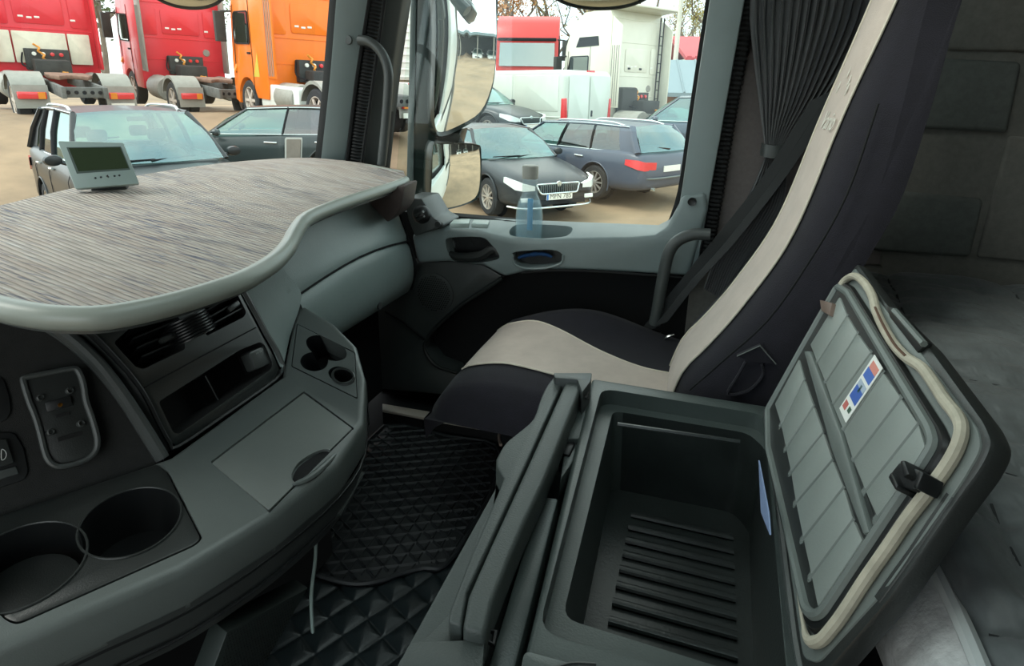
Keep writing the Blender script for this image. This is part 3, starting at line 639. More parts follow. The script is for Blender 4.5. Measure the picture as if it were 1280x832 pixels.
# ------------------------------------------------------------------ floor mats
def pin(p, poly):
    x, y = p; c = False; n = len(poly)
    for i in range(n):
        x1, y1 = poly[i]; x2, y2 = poly[i-1]
        if (y1 > y) != (y2 > y) and x < (x2-x1)*(y-y1)/(y2-y1)+x1: c = not c
    return c
MATR = M('mat_rubber', '1d2022', .55, bump=.15, bscale=400)
mo = [pZ(x, y, .02) for x, y in [(480, 532), (560, 545), (620, 556), (620, 600), (590, 660), (556, 706), (530, 709), (500, 716), (478, 724), (450, 729), (425, 726), (404, 720), (396, 712), (397, 660), (404, 630), (428, 605)]]
rm = thing('rubber_mat', 'black rubber floor mat with raised diamond ribs in the passenger footwell', 'floor mat', (-.75, 1.3, 0))
G().prism(crv(mo, 3, True), (0, 0, -.012)).obj('mat_base', MATR, rm, bevel=.002)
G().tube(crv(mo, 3, True), .006, 6, closed=True).obj('mat_lip', MATR, rm)
poly = [(p.x, p.y) for p in crv(mo, 3, True)]
g = G(); sp = .035
def seg_in(p0, p1):
    N = 60; run = []; out = []
    for i in range(N+1):
        q = p0.lerp(p1, i/N)
        if pin((q.x, q.y), poly): run.append(q)
        elif len(run) > 1: out.append((run[0], run[-1])); run = []
        else: run = []
    if len(run) > 1: out.append((run[0], run[-1]))
    return out
for k_ in range(-45, 46):
    for dv in (Vector((1, .55, 0)), Vector((1, -.55, 0)), Vector((0, 1, 0))):
        dv = dv.normalized(); nn = Vector((-dv.y, dv.x, 0)); c_ = Vector((-.75, 1.25, .02))+nn*(k_*sp*(1 if dv.x else 1.0))
        for a, b in seg_in(c_-dv*.9, c_+dv*.9): g.tube([a, b], .0045 if dv.x else .003, 4, cap=False)
g.obj('mat_ribs', MATR, rm, kind='stuff', smooth=False)
LEA = M('black_leather', '1f2628', .32, bump=.25, bscale=260, vary=.12, vscale=20)
qm = thing('quilted_mat', 'black leather quilted floor mat with diamond stitching', 'floor mat', (-.62, .9, 0))
qa = [(p.x, p.y) for p in [pZ(x, y, .012) for x, y in [(392, 715), (560, 690), (600, 690), (600, 900), (390, 900), (385, 800)]]]
x0 = min(p[0] for p in qa); x1 = max(p[0] for p in qa); y0 = min(p[1] for p in qa); y1 = max(p[1] for p in qa)
NX, NY = 150, 150; rows = []; S = .062
for j in range(NY+1):
    row = []
    for i in range(NX+1):
        x = x0+(x1-x0)*i/NX; y = y0+(y1-y0)*j/NY; xr = x*.45+y*.893; yr = -x*.893+y*.45
        a = abs(math.sin(PI*xr/S)); b = abs(math.sin(PI*yr/S))
        row.append(Vector((x, y, .003 if pin((x, y), poly) else .002+.011*(min(a, b)**.45)+.001*math.sin(31*x+17*y))))
    rows.append(row)
G().loft(rows).obj('quilted_cover', LEA, qm, ang=80)
g = G()
for k_ in range(-20, 30):
    for ax in (0, 1):
        for s in range(-70, 90):
            u = k_*S; v = s*.009
            xr, yr = (u, v) if ax == 0 else (v, u); x = xr*.45-yr*.893; y = xr*.893+yr*.45
            if x0 < x < x1 and y0 < y < y1 and not pin((x, y), poly):
                d = (Vector((-.893, .45, 0)) if ax == 0 else Vector((.45, .893, 0)))
                g.box((x, y, .0035), (.005, .0012, .0012), Matrix.Rotation(math.atan2(d.y, d.x), 3, 'Z'))
g.obj('stitching', M('thread', '2b3130', .8), qm, kind='stuff', smooth=False)
g = G(); g.tube(crv(pxl([(625, 522), (627, 530), (624, 545), (626, 556)], lambda x, y: pZ(x, y, .09)), 4), .005, 6); ts = g.obj('strap_end', M('strap_tan', 'a08d80', .8)); tag(ts, 'short tan strap end lying by the door sill strip', 'strap')
# ------------------------------------------------------------------ passenger seat
NAVY = M('navy_plush', '16141d', .95, bump=.5, bscale=500, sheen=.06, vary=.18, vscale=30)
BEIGE = M('beige_velour', 'bfb1a6', .9, bump=.3, bscale=500, sheen=.2, vary=.07, vscale=14)
PIPE = M('piping_cream', 'cfc6b6', .7)
seat = thing('passenger_seat', 'navy plush passenger seat with beige centre stripe', 'seat', (-.2, 1.37, 0))
def itp(tab, x):
    if x <= tab[0][0]: return tab[0][1]
    for (a, b), (c, d) in zip(tab, tab[1:]):
        if x <= c:
            i = tab.index((a, b)); p0 = tab[i-1] if i else (2*a-c, 2*b-d); p3 = tab[i+2] if i+2 < len(tab) else (2*c-a, 2*d-b)
            m0 = (d-p0[1])/(c-p0[0]); m1 = (p3[1]-b)/(p3[0]-a); h = c-a; s = (x-a)/h
            return b*(2*s**3-3*s*s+1)+m0*h*(s**3-2*s*s+s)+d*(3*s*s-2*s**3)+m1*h*(s**3-s*s)
    return tab[-1][1]
XF = [(.40, -.05), (.47, -.035), (.54, -.012), (.6, .03), (.69, .085), (.85, .160), (1.08, .214), (1.28, .262), (1.45, .30)]
XR = [(.40, .17), (.57, .21), (.85, .285), (.95, .318), (1.09, .335), (1.28, .352), (1.45, .37)]
HW = [(.40, .24), (.6, .25), (.9, .245), (1.1, .215), (1.25, .175), (1.45, .15)]
HW = [(z, h-.014) for z, h in HW]; XR = [(z, x+.008) for z, x in XR]
SYC = 1.392
def xfront(z, y):
    d = abs(y-SYC)/itp(HW, z); return itp(XF, z)+.018*d*d+.03*max(0, d-.45)**2*4
rows = []
for i in range(31):
    z = .42+i*(1.45-.42)/30; hw = itp(HW, z); xr = itp(XR, z); row = []
    for k_ in range(17):
        y = SYC-hw+2*hw*k_/16; d = abs(y-SYC)/hw
        x = xfront(z, y)+.05*max(0, d-.86)/.14*.7
        row.append(Vector((x, y, z)))
    xa = row[0].x; xb = row[-1].x
    for k_ in range(1, 4): row.append(Vector((xb+(xr-xb)*k_/4, SYC+hw+.004, z)))
    for k_ in range(9): y = SYC+hw-2*hw*k_/8; d = abs(y-SYC)/hw; row.append(Vector((xr-.05*max(0, d-.75)/.25, y, z)))
    for k_ in range(1, 4): row.append(Vector((xr+(xa-xr)*k_/4, SYC-hw-.004, z)))
    rows.append(row)
bk = G().loft(rows, closed=True, cap=True).obj('backrest', NAVY, seat, ang=70)
def bstripe(h):
    out = []
    for i in range(40):
        z = .455+i*(1.45-.455)/39; y0 = itp([(.45, 1.24), (.6, 1.25), (.9, 1.255), (1.3, 1.285), (1.45, 1.29)], z); y1 = itp([(.45, 1.44), (.9, 1.455), (1.3, 1.45), (1.45, 1.45)], z)
        out.append([Vector((xfront(z, y0+(y1-y0)*k_/6)-h, y0+(y1-y0)*k_/6, z)) for k_ in range(7)])
    return out
rs = bstripe(.004); bs = G().loft(rs).obj('backrest_stripe', BEIGE, bk, ang=80)
for c_ in (0, -1): G().tube([r[c_]+Vector((-.001, 0, 0)) for r in rs], .0025, 6).obj('piping', PIPE, bk)
# side bolster seam
sm = crv([pY(x, y, SYC-.24) for x, y in [(1105, 130), (1060, 245), (1010, 330), (960, 400), (905, 450), (862, 488)]], 4)
for p in sm: p.y = SYC-itp(HW, p.z)-.003
G().tube(sm, .002, 6).obj('side_seam', BLACKM, bk)
fl_ = [pY(x, y, SYC-.245) for x, y in [(921, 445), (950, 432), (970, 455), (940, 452)]]
G().prism(fl_, (0, .012, 0)).obj('side_flap', NAVY, bk)
g = G(); g.tube(pxl([(921, 445), (950, 432), (970, 455)], lambda x, y: pY(x, y, SYC-.247)), .0012, 5); g.obj('flap_stitching', M('thread_grey', '6f7370', .8), bk)
G().tube(crv(pxl([(932, 452), (922, 470), (910, 492), (935, 488), (953, 470), (952, 455)], lambda x, y: pY(x, y, SYC-.243)), 5), .005, 6, flat=.6).obj('pull_loop', NAVY, bk)
# embroidery
EMB = M('embroidery', 'd8d6cc', .7)
def emb(z, y): return Vector((xfront(z, y)-.006, y, z))
eo = emb(1.075, 1.335); ex = emb(1.075, 1.30)-emb(1.075, 1.40); ey = emb(1.12, 1.335)-emb(1.03, 1.335)
text('embroidered_name', 'Vario', .05, frame(eo, ex, ey), EMB, bk, shear=.2)
for z, y in ((1.135, 1.30), (1.165, 1.34), (1.15, 1.31), (1.14, 1.375)):
    p = emb(z, y); g = G(); m_ = frame(p, ex, ey); g.prism([m_ @ Vector(v) for v in ((0, .012, 0), (.003, 0, 0), (0, -.012, 0), (-.003, 0, 0))], (-.001, 0, 0)); g.obj('embroidered_star', EMB, bk, smooth=False)
# cushion
def ztop(x, y):
    z = itp([(-.585, .388), (-.578, .405), (-.56, .425), (-.53, .445), (-.42, .468), (-.2, .462), (.0, .45), (.1, .44)], x)
    d = (y-1.40)/.28
    z -= .022*max(0, -d-.55)**2*6
    z += .035*math.exp(-((y-1.63)/.08)**2)*math.exp(-((x+.28)/.16)**2) + .008*math.sin(9*x+4)*max(0, d)
    if abs(d) > .86: z -= .05*(abs(d)-.86)/.14
    return z
rows = []
for i in range(29):
    x = -.585+i*.685/28; row = []
    for k_ in range(25): y = 1.12+.56*k_/24; row.append(Vector((x, y, ztop(x, y))))
    zf = .372; row.append(Vector((x, 1.685, zf))); row.append(Vector((x, 1.67, zf-.006))); row.append(Vector((x, 1.13, zf-.006))); row.append(Vector((x, 1.113, zf)))
    rows.append(row)
cu = G().loft(rows, closed=True, cap=True).obj('cushion', NAVY, seat, ang=70, bevel=0)
far = crv([pZ(x, y, .465) for x, y in [(622, 396), (660, 403), (700, 418), (750, 440), (800, 457), (845, 464)]], 6)
nr = crv([pZ(x, y, .465) for x, y in [(577, 448), (628, 456), (688, 470), (740, 480), (800, 488), (850, 493)]], 6)
rw = []
for a, b in zip(far, nr): rw.append([Vector((q.x, q.y, ztop(q.x, q.y)+.005)) for q in [a.lerp(b, k_/8) for k_ in range(9)]])
fr = [[Vector((max(-.583, p.x-d), p.y, ztop(max(-.583, p.x-d), p.y)+.004)) for p in rw[0]] for d in (.012,)]
G().loft(rw).obj('cushion_stripe', BEIGE, cu, ang=80)
for c_ in (0, -1): G().tube([r[c_] for r in rw], .0025, 6).obj('piping', PIPE, cu)
g = G(); g.box((-.12, 1.39, .17), (.4, .38, .34)); g.obj('seat_base', BLACKM, seat, bevel=.02)

# ------------------------------------------------------------------ seat belt
BELT = M('belt_webbing', '2a2c2c', .7, bump=.4, bscale=600)
sb = thing('seat_belt', 'black seat belt hanging from the pillar beside the passenger seat', 'seat belt', pY(806, 415, 1.66))
P = crv([pY(1030, 118, 1.665), pY(960, 225, 1.655), pY(890, 312, 1.645), pY(845, 368, 1.64), pY(808, 414, 1.64)], 6)
wv_ = Vector((.028, 0, .016)); rows = [[p-wv_*.9, p+wv_*.9, p+wv_*.9+Vector((0, .003, 0)), p-wv_*.9+Vector((0, .003, 0))] for p in P]
G().loft(rows, closed=True, cap=True).obj('webbing', BELT, sb)
P = crv([pY(1035, 130, 1.65), pY(975, 222, 1.645), pY(915, 300, 1.62), pY(868, 352, 1.598), pY(826, 405, 1.593)], 6)
rows = [[p-wv_*.6, p+wv_*.6, p+wv_*.6+Vector((0, .003, 0)), p-wv_*.6+Vector((0, .003, 0))] for p in P]
G().loft(rows, closed=True, cap=True).obj('webbing', BELT, sb)
g = G(); g.prism(pxl([(798, 411), (826, 419), (824, 426), (796, 418)], lambda x, y: pY(x, y, 1.635)), (0, .02, .006)); g.obj('buckle_tongue', CHROME, sb, bevel=.002)
G().tube(crv(pxl([(826, 428), (834, 421), (843, 418)], lambda x, y: pY(x, y, 1.60)), 4), .004, 6).obj('buckle_wire', CHROME, sb)

# ------------------------------------------------------------------ curtain
CURT = M('curtain_cloth', '22262a', .9, bump=.3, bscale=400, sheen=.3)
ct = thing('side_curtain', 'black pleated curtain gathered by a tie behind the door', 'curtain', pY(930, 300, 1.72))
tab = [(-260, 990, 1110), (-100, 957, 1100), (0, 938, 1092), (60, 941, 1068), (120, 948, 1032), (160, 953, 1000), (182, 956, 985), (192, 957, 981), (205, 953, 984), (240, 938, 978), (280, 916, 955), (320, 894, 930), (360, 880, 912)]
rows = []; NP = 84
for (y, xa, xb) in tab:
    row = []
    for k_ in range(NP+1):
        s = k_/NP; x = xa+(xb-xa)*s; yy = y+(0 if y < 192 else (s*20))
        amp = .016*(xb-xa)/150+.006
        row.append(pY(x, yy, 1.695-.034*max(0, min(1, (y-205)/100)))+Vector((0, amp*math.cos(2*PI*s*14+.4*math.sin(y*.02+s*9)), 0)))
    rows.append(row)
cr_rows = [list(r) for r in zip(*[crv([r[k_] for r in rows], 3) for k_ in range(NP+1)])]
G().loft(cr_rows).obj('pleats', CURT, ct, ang=80)
P = [pY(x, y, Y) for x, y, Y in [(951, 186, 1.70), (956, 188, 1.675), (968, 190, 1.668), (980, 188, 1.675), (988, 184, 1.70)]]
P = crv(P, 4); rows = [[p+Vector((0, 0, .016)), p-Vector((0, 0, .016)), p+Vector((0, .004, -.016)), p+Vector((0, .004, .016))] for p in P]
G().loft(rows, closed=True, cap=True).obj('tie_band', DARK2, ct)

# ------------------------------------------------------------------ fridge drawer between the seats
FRG = M('fridge_plastic', '474f4d', .36, bump=.2, bscale=350, vary=.12, vscale=8)
FRD = M('fridge_tub_plastic', '272c2b', .32, bump=.2, bscale=200, vary=.25, vscale=10)
FRH = M('fridge_handle_plastic', '444a48', .45, bump=.35, bscale=420, vary=.06, vscale=8)
fb = thing('fridge_drawer', 'grey pull-out fridge box with open lid between the seats', 'fridge', (0, .8, 0))
fz = lambda z: (lambda x, y: pZ(x, y, z))
RZ = .555
o4 = [pZ(650, 842, RZ), pZ(740, 472, RZ), pZ(962, 507, RZ), pZ(1010, 905, RZ)]
g = G(); g.prism([Vector((p.x, p.y, RZ)) for p in o4], (0, 0, -.5)); tub = g.obj('tub', FRG, fb, bevel=.008, seg=3)
in1 = rounded(pxl([(682, 770), (753, 486), (954, 520), (996, 850)], fz(RZ)), .03)
in1b = rounded(pxl([(672, 790), (752, 485), (956, 518), (1000, 880)], fz(RZ)), .03)
c1 = G().prism([p+Vector((0, 0, .02)) for p in in1b], (0, 0, -.052)).obj('c', FRG)
il = rounded(pxl([(703, 772), (766, 513), (935, 541), (958, 562), (985, 860)], fz(RZ-.032)), .02)
fl0 = il
bot = [p.lerp(sum(il, Vector())/len(il), .06)+Vector((0, 0, -.17)) for p in il]
g = G(); g.loft([[p+Vector((0, 0, .05)) for p in il], il, bot], closed=True, cap=True); c2 = g.obj('c', FRD)
carve(tub, [c1, c2], 30)
tub.data.materials.append(FRD)
for poly_ in tub.data.polygons:
    if poly_.center.z < RZ-.04 and all(p_.z > .1 for p_ in [tub.data.vertices[i].co for i in poly_.vertices]) and poly_.center.z > .1:
        cc_ = poly_.center
        if o4[0].x+.045 < cc_.x < o4[2].x-.005 and .45 < cc_.y < 1.09: poly_.material_index = 1
tubf = RZ-.032-.17
for k_ in range(13):
    y = .53+k_*.036; g = G(); xa, xb = -.07, .115
    g.tube([(xa, y, tubf+.004), (xb, y, tubf+.004)], .008, 8, flat=.6); g.obj('floor_rib', FRD, tub)
for yy, zz in ((1.0, .49),):
    G().tube(pxl([(772, 530), (800, 534), (925, 552)], lambda x, y: pY(x, y, .985)), .004, 6).obj('wall_lip', FRD, tub)
G().prism([p+Vector((0, 0, .001)) for p in rounded(pxl([(655, 818), (800, 858), (800, 900), (640, 900)], fz(RZ)), .008)], (0, 0, .006)).obj('front_plate', FRG, tub, bevel=.002)
G().tube(crv(pxl([(690, 836), (715, 829), (745, 830)], fz(RZ+.007)), 4), .002, 5).obj('plate_mark', DARK, tub)
# blue label inside
lab = pxl([(950, 600), (957, 640), (962, 672), (955, 625)], lambda x, y: pX(x, y, .128)); 
q = pxl([(948, 575), (960, 640), (962, 668), (951, 640)], lambda x, y: pX(x, y, .122)); G().prism(q, (.002, 0, 0)).obj('inner_label', M('label_blue', '8c9fc4', .5), tub)
# front panel with the grip
fh = lambda z: (lambda x, y: pZ(x, y, z))
G().prism(rounded(pxl([(690, 482), (716, 485), (588, 860), (480, 860)], fh(.54)), .01), (0, 0, -.46)).obj('front_panel', FRH, fb, bevel=.012)
outl = crv(pxl([(707, 470), (694, 470), (684, 481), (676, 497), (667, 522), (650, 538), (634, 551), (624, 566), (621, 580), (630, 597)], fh(.585)), 3)+pxl([(610, 645), (588, 696), (563, 760), (560, 775), (577, 782), (584, 740), (612, 680), (660, 575)], fh(.585))
G().prism(outl, (0, 0, -.05)).obj('grip_outer', FRH, fb, bevel=.007, seg=3)
G().prism(crv(pxl([(634, 551), (624, 566), (620, 580), (632, 600), (600, 660), (560, 768), (514, 806), (500, 840), (590, 842), (600, 770)], fh(.55)), 2), (0, 0, -.08)).obj('grip_base', FRH, fb, bevel=.006)
inn = pxl([(709, 472), (726, 476), (725, 488), (681, 600), (655, 655), (639, 693), (616, 752), (607, 790), (578, 784), (586, 742), (612, 684), (662, 576)], fh(.592)); G().prism(inn, (0, 0, -.05)).obj('grip_inner', FRH, fb, bevel=.006, seg=3)
G().prism(rounded(pxl([(692, 466), (740, 466), (738, 476), (728, 490), (722, 474), (694, 472)], fh(.60)), .004), (0, 0, -.06)).obj('grip_end', DARK2, fb, bevel=.004)
G().prism(rounded(pxl([(512, 802), (606, 798), (602, 850), (480, 870)], fh(.575)), .006), (0, 0, -.06)).obj('lower_cap', FRH, fb, bevel=.006)
G().prism(pxl([(675, 620), (698, 622), (640, 850), (605, 850)], fh(.535)), (0, 0, -.06)).obj('side_rail', FRG, fb, bevel=.004)
G().prism(pxl([(731, 490), (743, 490), (727, 548), (706, 548)], fh(.552)), (0, 0, -.05)).obj('side_rail', FRG, fb, bevel=.003)
G().prism(pxl([(708, 548), (725, 545), (717, 575), (700, 600)], fh(.54)), (0, 0, -.05)).obj('side_rail', FRG, fb, bevel=.003)
G().prism(pxl([(703, 548), (720, 552), (712, 568), (699, 565)], fh(.545)), (0, 0, -.04)).obj('stop_block', BLACK, fb, bevel=.003)
G().tube(pxl([(722, 494), (733, 497), (735, 490)], fh(.58)), .003, 6).obj('catch', BLACK, fb)
G().tube(pxl([(607, 800), (617, 806), (620, 790), (609, 788)], fh(.56)), .003, 6).obj('catch', BLACK, fb)
# lid, hinged at the back edge and leaning on the bunk
LP = Vector((.152, .8, .562)); LV = Vector((.108, 0, .287)).normalized(); LN = Vector((-LV.z, 0, LV.x))
fl2 = lambda h=0: (lambda x, y: pP(x, y, LP+LN*h, LN))
LIDG = M('lid_plastic', '6a716e', .42, bump=.15, bscale=400, vary=.05, vscale=8)
ol = rounded(pxl([(1071, 328), (1107, 378), (1160, 432), (1230, 528), (1240, 554), (1226, 583), (1195, 625), (1115, 742), (1027, 845), (1000, 858), (957, 512), (1012, 424)], fl2(0)), .012)
lid = G().prism(ol, -LN*.02).obj('lid', DARK, fb, bevel=.005)
lipo = rounded(pxl([(1068, 334), (1095, 372), (1150, 440), (1222, 536), (1226, 560), (1200, 604), (1112, 730), (1022, 828), (1003, 822), (960, 520), (1010, 432)], fl2(.002)), .01)
G().prism(lipo, -LN*.02).obj('lid_flange', LIDG, lid, bevel=.002)
tr_ = rounded(pxl([(1047, 358), (1060, 366), (1163, 538), (1168, 556), (1150, 585), (1030, 765), (1018, 770), (1008, 762), (961, 560), (960, 512), (1003, 435)], fl2(.01)), .008)
G().tube(tr_, .006, 8, closed=True).obj('tray_rim', LIDG, lid)
G().tube([p.lerp(sum(tr_, Vector())/len(tr_), -.04)-LN*.006 for p in tr_], .006, 6, closed=True).obj('rim_groove', BLACK, lid)
G().prism([p.lerp(sum(tr_, Vector())/len(tr_), -.075)-LN*.005 for p in tr_], -LN*.004).obj('gasket_channel', BLACKM, lid)
G().prism(tr_, -LN*.006).obj('lid_tray', DARK, lid)
gk = crv(pxl([(1052, 356), (1058, 349), (1068, 345), (1079, 352), (1090, 369), (1095, 388), (1104, 408), (1116, 428), (1132, 446), (1152, 459), (1166, 477), (1181, 500), (1196, 519), (1202, 535), (1198, 556), (1184, 582), (1160, 615), (1136, 646), (1110, 684), (1082, 724), (1056, 764), (1038, 788), (1026, 800), (1014, 802), (1007, 793), (1003, 772), (995, 720), (980, 650), (966, 570), (959, 525)], fl2(.008)), 4)
n_ = len(gk); GASK = M('gasket_cream', 'b0aa99', .6, vary=.12, vscale=40)
G().tube(gk, [.0062 if i < n_*.78 else max(.0024, .0062-.006*(i/n_-.78)/.1) for i in range(n_)], 10).obj('gasket', GASK, lid)
G().tube(crv(pxl([(1094, 384), (1103, 404), (1118, 430), (1132, 445)], fl2(.013)), 4), .0018, 6).obj('gasket_tear', M('gasket_tear', '5b4132', .8), lid)
# ribs and middle bar
mb_ = pxl([(1004, 438), (1012, 438), (1050, 540), (1086, 664), (1078, 668), (1038, 560)], fl2(.017)); G().prism(mb_, -LN*.012).obj('middle_bar', LIDG, lid, bevel=.003)
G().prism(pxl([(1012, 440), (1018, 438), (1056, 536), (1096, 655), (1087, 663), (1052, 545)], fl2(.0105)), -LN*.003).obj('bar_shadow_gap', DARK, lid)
for a, b in (((1020, 455), (1060, 392)), ((1030, 480), (1073, 414)), ((1039, 508), (1090, 438)), ((1052, 540), (1105, 462)), ((1064, 578), (1128, 494)), ((1079, 616), (1150, 526)), ((1094, 650), (1150, 586)),
             ((975, 533), (1006, 472)), ((981, 562), (1018, 505)), ((987, 592), (1030, 538)), ((993, 630), (1042, 572)), ((1002, 675), (1056, 606)), ((1012, 722), (1068, 646))):
    G().tube(pxl([a, b], fl2(.0105)), .0045, 6, flat=.55, up=LN).obj('rib', LIDG, lid)
    p = fl2(.011)(*a); g = G(); g.lathe([(.005, 0), (.004, .004), (0, .005)], 8, p, frame((0, 0, 0), (0, 1, 0), LV).to_3x3()); g.obj('rib_foot', LIDG, lid)
PANM = M('lid_panel_plastic', '868d89', .42, bump=.12, bscale=400, vary=.05, vscale=8)
up_r = [((1011, 432), (1050, 368)), ((1020, 455), (1060, 392)), ((1030, 480), (1073, 414)), ((1039, 508), (1090, 438)), ((1052, 540), (1105, 462)), ((1064, 578), (1128, 494)), ((1079, 616), (1150, 526)), ((1094, 650), (1160, 560))]
lo_r = [((967, 506), (999, 446)), ((975, 533), (1006, 472)), ((981, 562), (1018, 505)), ((987, 592), (1030, 538)), ((993, 630), (1042, 572)), ((1002, 675), (1056, 606)), ((1012, 722), (1068, 646)), ((1020, 762), (1080, 672))]
for rr in (up_r, lo_r):
    for (a, b), (c_, d_) in zip(rr, rr[1:]):
        q = pxl([a, b, d_, c_], fl2(.013)); m_ = sum(q, Vector())/4; q = [p.lerp(m_, .07) for p in q]
        G().prism(q, -LN*.006).obj('panel', PANM, lid, bevel=.0015)
# sticker
stq = pxl([(1049, 510), (1057, 528), (1103, 460), (1093, 443)], fl2(.0145)); st_ = G().prism(stq, -LN*.001).obj('sticker', M('sticker_white', 'e9ebe6', .5), lid)
def sq(s0, s1, t0, t1, col, nm):
    f_ = lambda s, t_: stq[0].lerp(stq[3], s).lerp(stq[1].lerp(stq[2], s), t_)+LN*.0006
    G().prism([f_(s0, t0), f_(s1, t0), f_(s1, t1), f_(s0, t1)], -LN*.0005).obj(nm, M(nm+col, col, .5), st_)
sq(.28, .5, .15, .9, '3f63b4', 'printed_square'); sq(.5, .6, .15, .9, 'a9b7c8', 'printed_square'); sq(.66, .82, .15, .9, '4a6fbe', 'printed_square'); sq(.82, .94, .2, .9, 'd98d80', 'printed_square')
sq(.08, .2, .12, .45, 'c26a62', 'printed_sign'); sq(.12, .2, .62, .85, '3e5a48', 'printed_sign'); sq(.44, .56, .45, .6, '2e5c50', 'printed_sign')
# latch and clip, handle recess
g = G(); g.prism(pxl([(1112, 592), (1124, 577), (1152, 588), (1142, 612), (1118, 606)], fl2(.02)), -LN*.014)
g.prism(pxl([(1124, 575), (1130, 574), (1136, 592), (1128, 596)], fl2(.028)), -LN*.02); g.prism(pxl([(1109, 596), (1114, 588), (1122, 606), (1118, 612)], fl2(.027)), -LN*.02); g.prism(pxl([(1148, 586), (1154, 590), (1145, 611), (1140, 608)], fl2(.025)), -LN*.02); g.obj('latch', BLACK, lid, bevel=.002)
g = G(); g.prism(pxl([(1024, 374), (1040, 378), (1036, 394), (1026, 388)], fl2(.02)), -LN*.02); g.obj('hinge_clip', M('clip_brown', '6b5a50', .5), lid, bevel=.002)
g = G(); g.prism(pxl([(1108, 382), (1122, 386), (1160, 428), (1146, 440), (1112, 396)], fl2(.004)), -LN*.006); g.obj('finger_recess', BLACK, lid, bevel=.001)
G().tube(pxl([(1118, 388), (1155, 430)], fl2(.006)), .004, 6).obj('recess_lip', LIDG, lid)
G().tube(pxl([(1196, 622), (1150, 690), (1105, 752)], fl2(-.006)), .009, 8).obj('edge_grip', DARK, lid)
G().tube(pxl([(957, 515), (975, 640), (995, 800), (1004, 850)], fl2(0)), .006, 8).obj('hinge_rod', DARK2, fb)

# ------------------------------------------------------------------ bunk
MTB = M('mattress_cover', '5a5f60', .5, bdist=.02, stretch=(1, .45, 1), bump=.75, bscale=20, vary=.2, vscale=18, sheen=.25)
bunk = thing('bunk_base', 'black bunk base under the mattress', 'bunk', (.7, .7, 0)); G().box((.72, .64, .25), (.82, 2.2, .5)).obj('base_box', BLACKM, bunk, bevel=.01)
mat_ = thing('mattress', 'dark grey quilted mattress on the bunk', 'mattress', (.7, .7, .5))
rows = []; NXm, NYm = 90, 260
def mz(x, y):
    e = min(1, max(0, (x-.265)/.05)); z = .655+.04*math.sqrt(max(0, 1-(1-e)**2))
    z += .024*(min(abs(math.sin(PI*(y+.30*x)/.30)), abs(math.sin(PI*(x-.12*y)/.26)))**.4) - .016 + .018*noise.noise(Vector((x*5, y*16, 1.3)))*abs(noise.noise(Vector((x*3, y*5, 7)))+.4) + .008*noise.noise(Vector((x*14+y*9, y*34, 4)))
    z -= .03*max(0, (y-1.66)/.1)**2 if y > 1.66 else 0
    return z
for i in range(NXm+1):
    x = .265+.87*(i/NXm)**1.3; rows.append([Vector((x, -.42+2.17*k_/NYm, mz(x, -.42+2.17*k_/NYm))) for k_ in range(NYm+1)])
G().loft(rows).obj('quilted_top', MTB, mat_, ang=80)
SEAM = M('quilt_thread', '2a2d2e', .9)
for k_ in range(-1, 8):
    P = [Vector((x, k_*.30-.30*x+.0, 0)) for x in [.28+.04*i for i in range(21)]]; P = [Vector((p.x, p.y, mz(p.x, p.y)+.003)) for p in P if -.4 < p.y < 1.72]
    if len(P) > 2: G().tube(P, .0028, 5).obj('quilt_seam', SEAM, mat_)
for k_ in range(1, 4):
    P = [Vector((k_*.26+.12*y, y, 0)) for y in [-.38+.05*i for i in range(43)]]; P = [Vector((p.x, p.y, mz(p.x, p.y)+.003)) for p in P if .28 < p.x < 1.1 and p.y < 1.72]
    if len(P) > 2: G().tube(P, .0028, 5).obj('quilt_seam', SEAM, mat_)
rows = []
for z_, x_ in ((.66, .265), (.64, .245), (.6, .232), (.55, .235), (.5, .26)):
    rows.append([Vector((x_+.006*math.sin(23*y+z_*40), y, z_+(.004*math.sin(17*y) if z_ > .65 else 0))) for y in [-.42+2.17*k_/120 for k_ in range(121)]])
G().loft(rows).obj('side_border', M('mattress_border', 'c4c6c6', .85, bump=.6, bscale=120, vary=.25, vscale=25), mat_, ang=80)
G().tube([Vector((.262+.004*math.sin(13*y), y, .664+.004*math.sin(17*y))) for y in [-.42+2.17*k_/120 for k_ in range(121)]], .008, 8).obj('piping', M('mattress_piping', 'b8bdbd', .8), mat_)
# ================================================================== outside
def sst(a, b, x): t_ = max(0, min(1, (x-a)/(b-a))); return t_*t_*(3-2*t_)
def gz(x, y):
    d = math.hypot(x, y); return -1.03+(.58+.77*sst(3, 9, -x))*sst(10.5, 19, d)*sst(1, 6, y)+.10*sst(4, 6.5, -x)*sst(1, 4, y)
XS = [-70+i*1.25 for i in range(105)]; YS = [-25+i*1.25 for i in range(85)]
GRD = M('sandy_yard', '9c8468', .9, bump=.6, bscale=3, vary=.3, vscale=.35, col2='766550')
struct(G().loft([[Vector((x, y, gz(x, y)+.015*math.sin(3.1*x+1.7*y)*math.sin(2.3*y))) for x in XS] for y in YS]).obj('ground', GRD, ang=80), 'sandy dirt yard around the parked vehicles')

